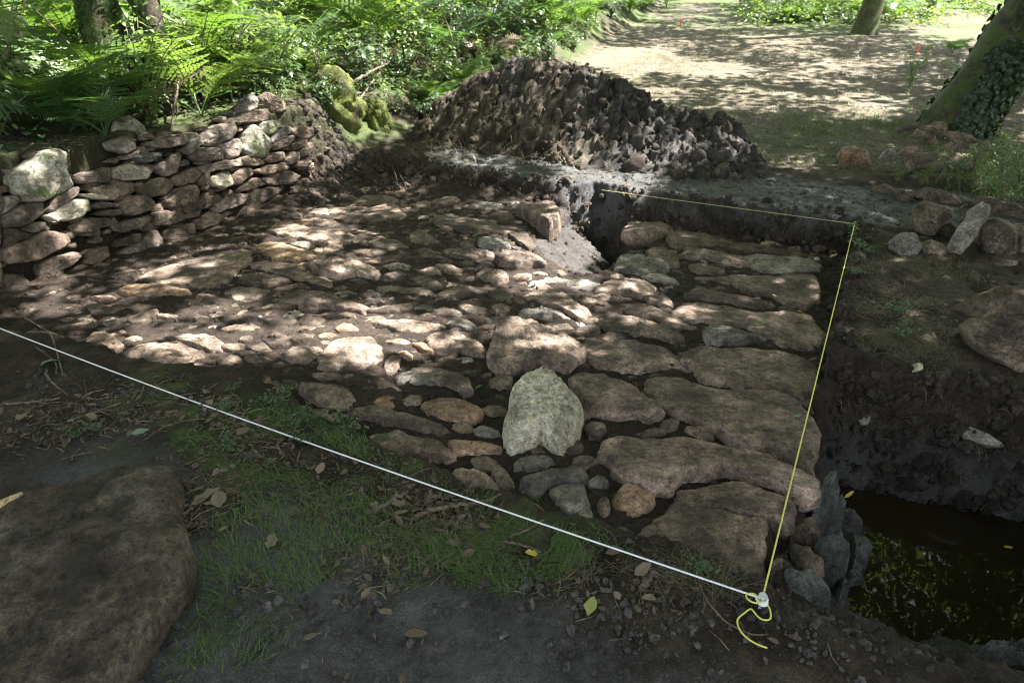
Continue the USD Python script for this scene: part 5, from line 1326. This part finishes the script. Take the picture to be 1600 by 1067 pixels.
for (px_, py_, l_) in [(420, 120, 'brown dead fern behind the pointed rock on the wall'), (560, 120, 'brown dead fern above the mossy stumps'), (70, 130, 'brown dead fern at the far left'), (760, 90, 'brown dead fern behind the soil heap')]:
    dup(FD, hit(px_, py_), rd.uniform(0, 6), rd.uniform(.7, 1.0), l_)
# ------------------------------------------------------------------ grass, litter, crumbs, fallen leaves
def blade(L, W, lean, az, r):
    u = np.array([0, .35, .7, 1.0]); ang = lean * (.4 + .9 * u)
    x = np.r_[0, np.cumsum(np.diff(u) * L * np.sin(ang[1:]))]; z = np.r_[0, np.cumsum(np.diff(u) * L * np.cos(ang[1:]))]
    w = W * np.array([1, .85, .55, .05]) / 2
    v = np.r_[np.c_[x, -w, z], np.c_[x, w, z]]
    c, s = math.cos(az), math.sin(az); R = np.array([[c, s, 0], [-s, c, 0], [0, 0, 1]])
    f = [(0, 4, 5), (0, 5, 1), (1, 5, 6), (1, 6, 2), (2, 6, 7), (2, 7, 3)]
    return v @ R, f
def grass(name, n, pick, L, W, lean, mat, label, seed, cat='grass'):
    r = np.random.default_rng(seed); mb = MB(); P = pick(r, n)
    zz = ground(P[:, 0], P[:, 1]); az0 = fb(P[:, 0], P[:, 1], 2.5, 2, 15) * 14
    for (x, y), z, a in zip(P, zz, az0):
        v, f = blade(r.uniform(*L), r.uniform(*W), r.uniform(*lean), a + r.normal(0, 1.1), r)
        mb.add(v + np.array([x, y, z - .004]), f)
    return tag(obj(name, mb.get(), mat, None, False), label, cat, kind='stuff')
def px_pick(spots):
    """Scatter round spots of the photograph's ground: (px, py, radius in m, weight)."""
    C = np.array([hit(a, b)[:2] for a, b, _, _ in spots]); R = np.array([s[2] for s in spots]); w = np.array([s[3] for s in spots], float); w /= w.sum()
    def pick(r, n):
        k = r.choice(len(C), n, p=w); a = r.uniform(0, 6.28, n); d = R[k] * np.sqrt(r.uniform(size=n)) * r.uniform(.5, 1, n)
        return np.c_[C[k, 0] + d * np.cos(a), C[k, 1] + d * np.sin(a)]
    return pick
tufts = [(470, 660, .12, 3), (520, 685, .10, 3), (560, 700, .08, 1), (430, 645, .1, 1.5), (600, 740, .1, 1), (700, 760, .10, 1.2), (740, 790, .09, 1.5), (880, 850, .07, 3), (900, 870, .08, 3), (860, 880, .07, 2), (780, 830, .10, 2), (700, 860, .10, 3), (750, 890, .09, 3), (800, 910, .08, 2), (660, 840, .1, 1.5), (600, 800, .12, 1.5), (450, 860, .14, 3.5), (400, 900, .14, 3), (350, 880, .12, 2.5), (480, 900, .12, 3), (330, 960, .12, 2.5), (400, 1000, .13, 2.5), (300, 1020, .10, 2), (500, 850, .12, 2), (420, 790, .12, 1.5), (360, 820, .1, 1.5), (330, 770, .1, .8), (540, 790, .12, 1.2), (640, 900, .12, 1), (980, 860, .06, .5), (1080, 900, .05, .7), (1130, 880, .05, .4), (940, 840, .06, 1), (880, 790, .04, .6), (840, 780, .04, .6)]
grass('grass', 7000, px_pick(tufts + [(300 + 42 * k, 690 + 15.5 * k, .09, 1.6) for k in range(14)] + [(420 + 38 * k, 800 + 9 * k, .14, 1.8) for k in range(11)]), (.022, .07), (.0013, .0028), (.7, 1.55), 'grass_green', 'thin green grass on the near side of the trench', 71)
grass('straw_strands', 2600, px_pick([(1400, 470, .3, 3), (1440, 520, .25, 3), (1380, 540, .2, 2), (1480, 430, .25, 3), (1350, 480, .12, 1.5), (1360, 420, .15, 1.5), (1450, 560, .2, 2), (1500, 400, .2, 1), (650, 830, .25, 2), (480, 780, .3, 1.5), (1040, 900, .15, 1.0), (1120, 910, .10, 1), (350, 720, .3, 1), (150, 640, .3, 1), (760, 870, .2, 1), (900, 900, .1, .4)]),
      (.05, .17), (.0012, .0026), (1.3, 1.62), 'grass_dry', 'dry straw strands trodden into the soil', 72, 'straw')
def path_pick(r, n):
    out = []
    while len(out) < n:
        s_, t_ = r.uniform(-6, 4.5, 4000), 5.7 + 12 * r.uniform(0, 1, 4000) ** 1.4
        x = O2[0] + s_ * A2[0] + t_ * B2[0]; y = O2[1] + s_ * A2[1] + t_ * B2[1]
        ok = (np.abs(x) < .78 * y + .5) & (fb(x, y, 1.2, 3, 19) > -.16) & ~((x > fb_[0, 0]) & (x < fb_[-1, 0]) & (y > 6.2) & (y < 8))
        out += list(np.c_[x, y][ok])
    return np.array(out[:n])
grass('path_straw', 15000, path_pick, (.07, .22), (.003, .008), (1.15, 1.6), 'grass_dry', 'cut dry straw and bracken lying all over the path', 73, 'straw')
def path_pick2(r, n):
    P = path_pick(r, n * 4); g_ = fb(P[:, 0], P[:, 1], 1.0, 3, 23) + .12 * (P[:, 1] < 11)
    return P[g_ > .06][:n]
grass('path_grass', 3500, path_pick2, (.05, .14), (.003, .006), (.3, 1.2), 'grass_green', 'patchy green grass coming up through the straw of the path', 74)
def right_pick(r, n):
    C = np.array([hit(a, b)[:2] for a, b in [(1540, 285), (1570, 290), (1590, 270), (1560, 300), (1350, 190), (1400, 200), (1250, 195), (1300, 215)]]); k = r.integers(0, len(C), n)
    return C[k] + r.normal(0, .28, (n, 2))
grass('verge_grass', 2200, right_pick, (.05, .14), (.003, .006), (.2, 1.2), 'grass_green', 'rough green grass round the stones at the right', 75)
# leaf litter
r = np.random.default_rng(91); mb = MB(); lit_spots = px_pick([(200, 640, .35, 4), (380, 690, .35, 4), (560, 770, .35, 4), (320, 790, .2, 3), (660, 850, .3, 3), (500, 880, .4, 2), (900, 900, .3, 1.5), (1050, 920, .15, 1), (60, 660, .3, 3), (1400, 480, .4, 2), (1500, 430, .3, 1), (480, 1000, .4, 1), (330, 640, .2, 2), (700, 800, .2, 2), (1200, 1010, .3, .3), (60, 222, .35, 2.5), (110, 225, .25, 2), (200, 210, .3, 1.5), (480, 165, .2, 1.5), (430, 150, .3, 1), (500, 200, .2, 2), (520, 230, .15, 1.5), (480, 190, .15, 1.5)])
P = lit_spots(r, 4200); zz = ground(P[:, 0], P[:, 1])
for (x, y), z in zip(P, zz):
    L_ = .009 * (4.4 ** (r.uniform() ** 1.6)); v, f = leaf(L_, L_ * r.uniform(.35, .8), r.uniform(-.4, .5), r.uniform(-.4, .4))
    mb.add(v @ rot(r.uniform(0, 6.28), r.normal(0, .25), r.normal(0, .35)).T + np.array([x, y, z + .004]), f)
tag(obj('leaf_litter', mb.get(), 'litter', None, False), 'brown leaf litter scattered over the soil', 'leaf litter', kind='stuff')
# bits of bark and twig
mb = MB(); P = lit_spots(r, 650); zz = ground(P[:, 0], P[:, 1])
for (x, y), z in zip(P, zz):
    a = r.uniform(0, 6.28); L_ = r.uniform(.03, .11); d = np.array([math.cos(a), math.sin(a), r.uniform(-.08, .12)]) * L_ / 2; c = np.array([x, y, z + .005])
    mb.add(*tube([c - d, c + r.normal(0, .004, 3), c + d], [.0018, .0022, .001], 4))
tag(obj('twigs', mb.get(), 'twig_wood', None, False), 'small twigs and root bits in the litter', 'twigs', kind='stuff')
# crumbs of soil
def near_pos(r):
    a, b = [(560, 960), (760, 940), (920, 1000), (1010, 985), (1240, 990), (1150, 920), (880, 920), (1330, 1000), (1270, 960), (80, 590), (450, 950), (1000, 880)][r.integers(0, 12)]
    g = CR[(a, b)]; x, y = g[0] + r.normal(0, .13), g[1] + r.normal(0, .08)
    return x, y, gz(x, y)
CR = {(a, b): hit(a, b) for a, b in [(560, 960), (760, 940), (920, 1000), (1010, 985), (1240, 990), (1150, 920), (880, 920), (1330, 1000), (1270, 960), (80, 590), (450, 950), (1000, 880)]}
def wide_pos(r):
    if r.uniform() < .35: return near_pos(r)
    P = lit_spots(r, 1)[0] if r.uniform() < .5 else np.array([r.uniform(-1.2, 1.2), r.uniform(1.0, 1.6)]); return P[0], P[1], gz(P[0], P[1])
tag(obj('soil_crumbs', clods(2600, wide_pos, .002, .015, 5), 'clay_clod', None, False), 'crumbs of dark soil on the mud in front', 'soil crumbs', kind='stuff')
def lip_pos(r):
    s_, t_ = r.uniform(-.1, 4.6), 4.0 + r.normal(0, .07)
    if r.uniform() < .25: s_, t_ = -.03 + r.normal(0, .03), r.uniform(1.8, 4)
    if r.uniform() < .3: s_, t_ = r.uniform(3.9, 4.7), r.uniform(3.3, 4.3)
    x, y = xy(s_, t_); return x, y, gz(x, y)
tag(obj('lip_crumbs', clods(1800, lip_pos, .006, .04, 6), 'earth_clod', None, False), 'crumbling soil along the cut lip of the trench', 'soil crumbs', kind='stuff')
def floor_pos(r):
    s_, t_ = r.uniform(.05, 4.5), r.uniform(.15, 3.95); x, y = xy(s_, t_); return x, y, gz(x, y)
tag(obj('joint_crumbs', clods(3200, floor_pos, .003, .015, 7), 'earth_clod', trench, False), kind='stuff')
def bank_pos(r):
    g = hit(r.uniform(1295, 1590), r.uniform(575, 800)); return g[0], g[1], g[2]
tag(obj('bank_crumbs', clods(1000, bank_pos, .004, .03, 9), 'earth_clod', None, False), 'crumbs and lumps on the dark bank above the pool', 'soil crumbs', kind='stuff')
mb = MB()
for k in range(260):
    g = bank_pos(r) if k % 2 else lip_pos(r); d = r.normal(0, 1, 3) * [1, 1, .4]; d /= np.linalg.norm(d); L_ = r.uniform(.03, .09)
    mb.add(*tube(spline([np.array(g), np.array(g) + d * L_ * .5 + [0, 0, .01], np.array(g) + d * L_ + [0, 0, -.02]], 6), [.0014] * 6, 4))
tag(obj('rootlets', mb.get(), 'twig_wood', None, False), 'fine roots hanging out of the cut soil', 'roots', kind='stuff')

def fallen(px, py, L_, mat, label, az=None, group=None, wide=.6, z=None):
    r = np.random.default_rng(int(px * 3 + py)); g = hit(px, py) if z is None else at(px, py, z)
    v, f = leaf(L_, L_ * wide, .3, r.uniform(-.2, .35)); m = trimesh.Trimesh(v, f, process=False)
    m = m.subdivide(); v = np.array(m.vertices); v[:, 2] += (meshkit.fbm(v * 40 + px, 2, 1) - .5) * .25 * L_; v[:, 1] *= 1 + (meshkit.noise(v * 130, 2) - .5) * .5
    top = 0.0
    P = v @ rot(az if az is not None else r.uniform(0, 6.28), r.normal(0, .12), r.normal(0, .15)).T + g + [0, 0, .018]
    return tag(obj('fallen_leaf', (P, m.faces), mat, None, True), label, 'leaf', group)
for a in [(918, 965, .075, 'leaf_yellowgreen', 'curled yellow-green leaf on the grey mud in front', 1.2), (820, 868, .05, 'leaf_yellow', 'ochre leaf in the grass below the white line', 0), (205, 684, .075, 'leaf_palegreen', 'pale green ivy leaf on the litter above the huge slab', .3), (64, 575, .085, 'leaf_palegreen', 'pale bluish-green leaf on the dark mud at the left', 1.0),
          (742, 612, .045, 'leaf_fresh', 'fresh green leaf in the gap left of the pale boulder', .5, None, .6, -.13), (1003, 590, .05, 'leaf_palegreen', 'pale green leaf in the joint between three big paving slabs', 1.2, None, .6, -.12), (1178, 517, .06, 'leaf_yellowgreen', 'pale yellow leaf on the small grey stone at the right', .1, None, .45, -.09), (1243, 489, .06, 'leaf_yellow', 'yellow leaf on the long paving slab near the right edge', -.4, None, .4, -.10),
          (1211, 468, .055, 'leaf_yellowgreen', 'pale leaf below the second far slab', 1.5, None, .5, -.12), (1295, 405, .07, 'leaf_yellow', 'dull yellow leaf in the far right corner of the trench', .3, None, .4, -.20), (1238, 655, .04, 'leaf_palegreen', 'small grey-green leaf on the widest slab by the yellow line', .2, None, .5, -.06), (1318, 783, .05, 'leaf_yellow', 'yellow-green leaf on the wet stone beside the pool', .4, None, .35, -.20),
          (1566, 860, .05, 'leaf_yellow', 'yellow leaf floating on the pool', .2, None, .5, WATER_Z + .0), (1316, 533, .035, 'leaf_yellowgreen', 'small lime leaf on the dark right trench edge', .2), (705, 419, .05, 'leaf_palegreen', 'small green leaf among the far left cobbles', .1, None, .4, -.16), (585, 457, .06, 'leaf_yellowgreen', 'greenish leaf scrap on the flat yellowish stone', .1, None, .4, -.17),
          (560, 430, .04, 'leaf_brown', 'brown leaf on the left cobbles', .1, None, .5, -.14), (172, 483, .09, 'leaf_brown', 'reddish brown leaf scrap on the cobbles by the wall', .5, None, .4, -.08), (300, 795, .11, 'leaf_brown', 'large pale brown leaf at the right rim of the huge slab', .8), (345, 800, .10, 'leaf_brown', 'curled brown leaf just right of the large pale brown one', 2.0), (370, 685, .07, 'leaf_brown', 'pale grey-brown leaf in the grass below the white line', 1.0), (722, 875, .05, 'leaf_brown', 'rounded tan leaf near the sunlit grass tuft', .5), (565, 940, .04, 'leaf_brown', 'small ochre leaf on the mud left of the tuft', .9),
          (1300, 197, .10, 'leaf_palegreen', 'pale crumpled leaf standing on the far grass', 1.3), (1262, 345, .07, 'leaf_brown', 'tan leaf lying on the grey clay strip', .1), (945, 870, .06, 'leaf_brown', 'orange-brown curled leaf beside the pale flat paving stone', .1), (990, 905, .07, 'leaf_brown', 'dry leaf on the dark mud under the white line', .6), (632, 1000, .07, 'leaf_brown', 'dark brown leaf standing on the grey mud', .2), (1000, 965, .035, 'leaf_brown', 'small leaf right of the yellow-green one on the mud', 2.0), (84, 425, .03, 'leaf_yellow', 'orange leaf caught low in the wall', 1.2)]:
    fallen(*a)
for k in range(60):
    x_, y_ = lit_spots(r, 1)[0]; dz = gz(x_, y_) - EYE; dep = y_ * CP - dz * SP
    fallen(800 + FPX * x_ / dep, 533.5 - FPX * (y_ * SP + dz * CP) / dep, r.uniform(.03, .06), 'leaf_brown', 'dry brown leaf scattered on the soil', None, 'dry brown leaves scattered on the soil', r.uniform(.5, .85))
# small green seedlings and ivy sprigs on the near bank
for k, (a, b, s) in enumerate([(432, 632, .12), (475, 662, .10), (545, 672, .14), (480, 690, .08), (350, 640, .08), (600, 690, .06), (365, 610, .05), (1340, 375, .16), (1350, 395, .14), (1335, 430, .1), (1330, 360, .13), (1400, 490, .12), (1410, 525, .12), (360, 700, .08), (120, 680, .08), (150, 670, .06), (1090, 890, .08)]):
    src = U[3] if k else U[3]
    dup(src, hit(a, b) + [0, 0, .0], k * 1.1, s / .45, 'small green sprig growing from the trodden soil', 'small green sprigs in the trodden soil')

def slump_pos(r):
    a, b = [(505, 215), (515, 245), (500, 270), (530, 230), (545, 250), (490, 300), (520, 285)][r.integers(0, 7)]
    x0 = SLP[(a, b)]; x, y = x0[0] + r.normal(0, .13), x0[1] + r.normal(0, .13); return x, y, gz(x, y)
SLP = {(a, b): hit(a, b) for a, b in [(505, 215), (515, 245), (500, 270), (530, 230), (545, 250), (490, 300), (520, 285)]}
tag(obj('slumped_crumbs', clods(900, slump_pos, .006, .05, 12), 'earth_clod', None, False), 'crumbling soil slumped between the wall end and the mossy stumps', 'soil crumbs', kind='stuff')

def strip_pos(r):
    s_, t_ = r.uniform(-1.2, 4.0), 4.1 + .85 * r.uniform() ; x, y = xy(s_, t_); return x, y, gz(x, y)
tag(obj('strip_crumbs', clods(700, strip_pos, .004, .022, 21), 'clay_clod', None, False), 'grey crumbs spilled over the clay strip behind the trench', 'soil crumbs', kind='stuff')
mb = MB(); rs_ = np.random.default_rng(23)
for k in range(260):
    x, y, z = strip_pos(rs_); L_ = rs_.uniform(.02, .07); v, f = leaf(L_, L_ * rs_.uniform(.2, .7), .1, .2)
    mb.add(v @ rot(rs_.uniform(0, 6.28), rs_.normal(0, .2), rs_.normal(0, .3)).T + np.array([x, y, z + .006]), f)
for k in range(500):
    x, y = rs_.uniform(-1.1, 1.0), rs_.uniform(6.4, 8.2); z = surf(np.array([x]), np.array([y]))[0]
    v, f = blade(rs_.uniform(.08, .25), .005, rs_.uniform(.8, 1.5), rs_.uniform(0, 6.28), rs_); mb.add(v + np.array([x, y, z + .01]), f)
tag(obj('dry_bits', mb.get(), 'grass_dry', None, False), 'dry leaves and stems strewn over the clay strip and the left of the soil heap', 'dry litter', kind='stuff')
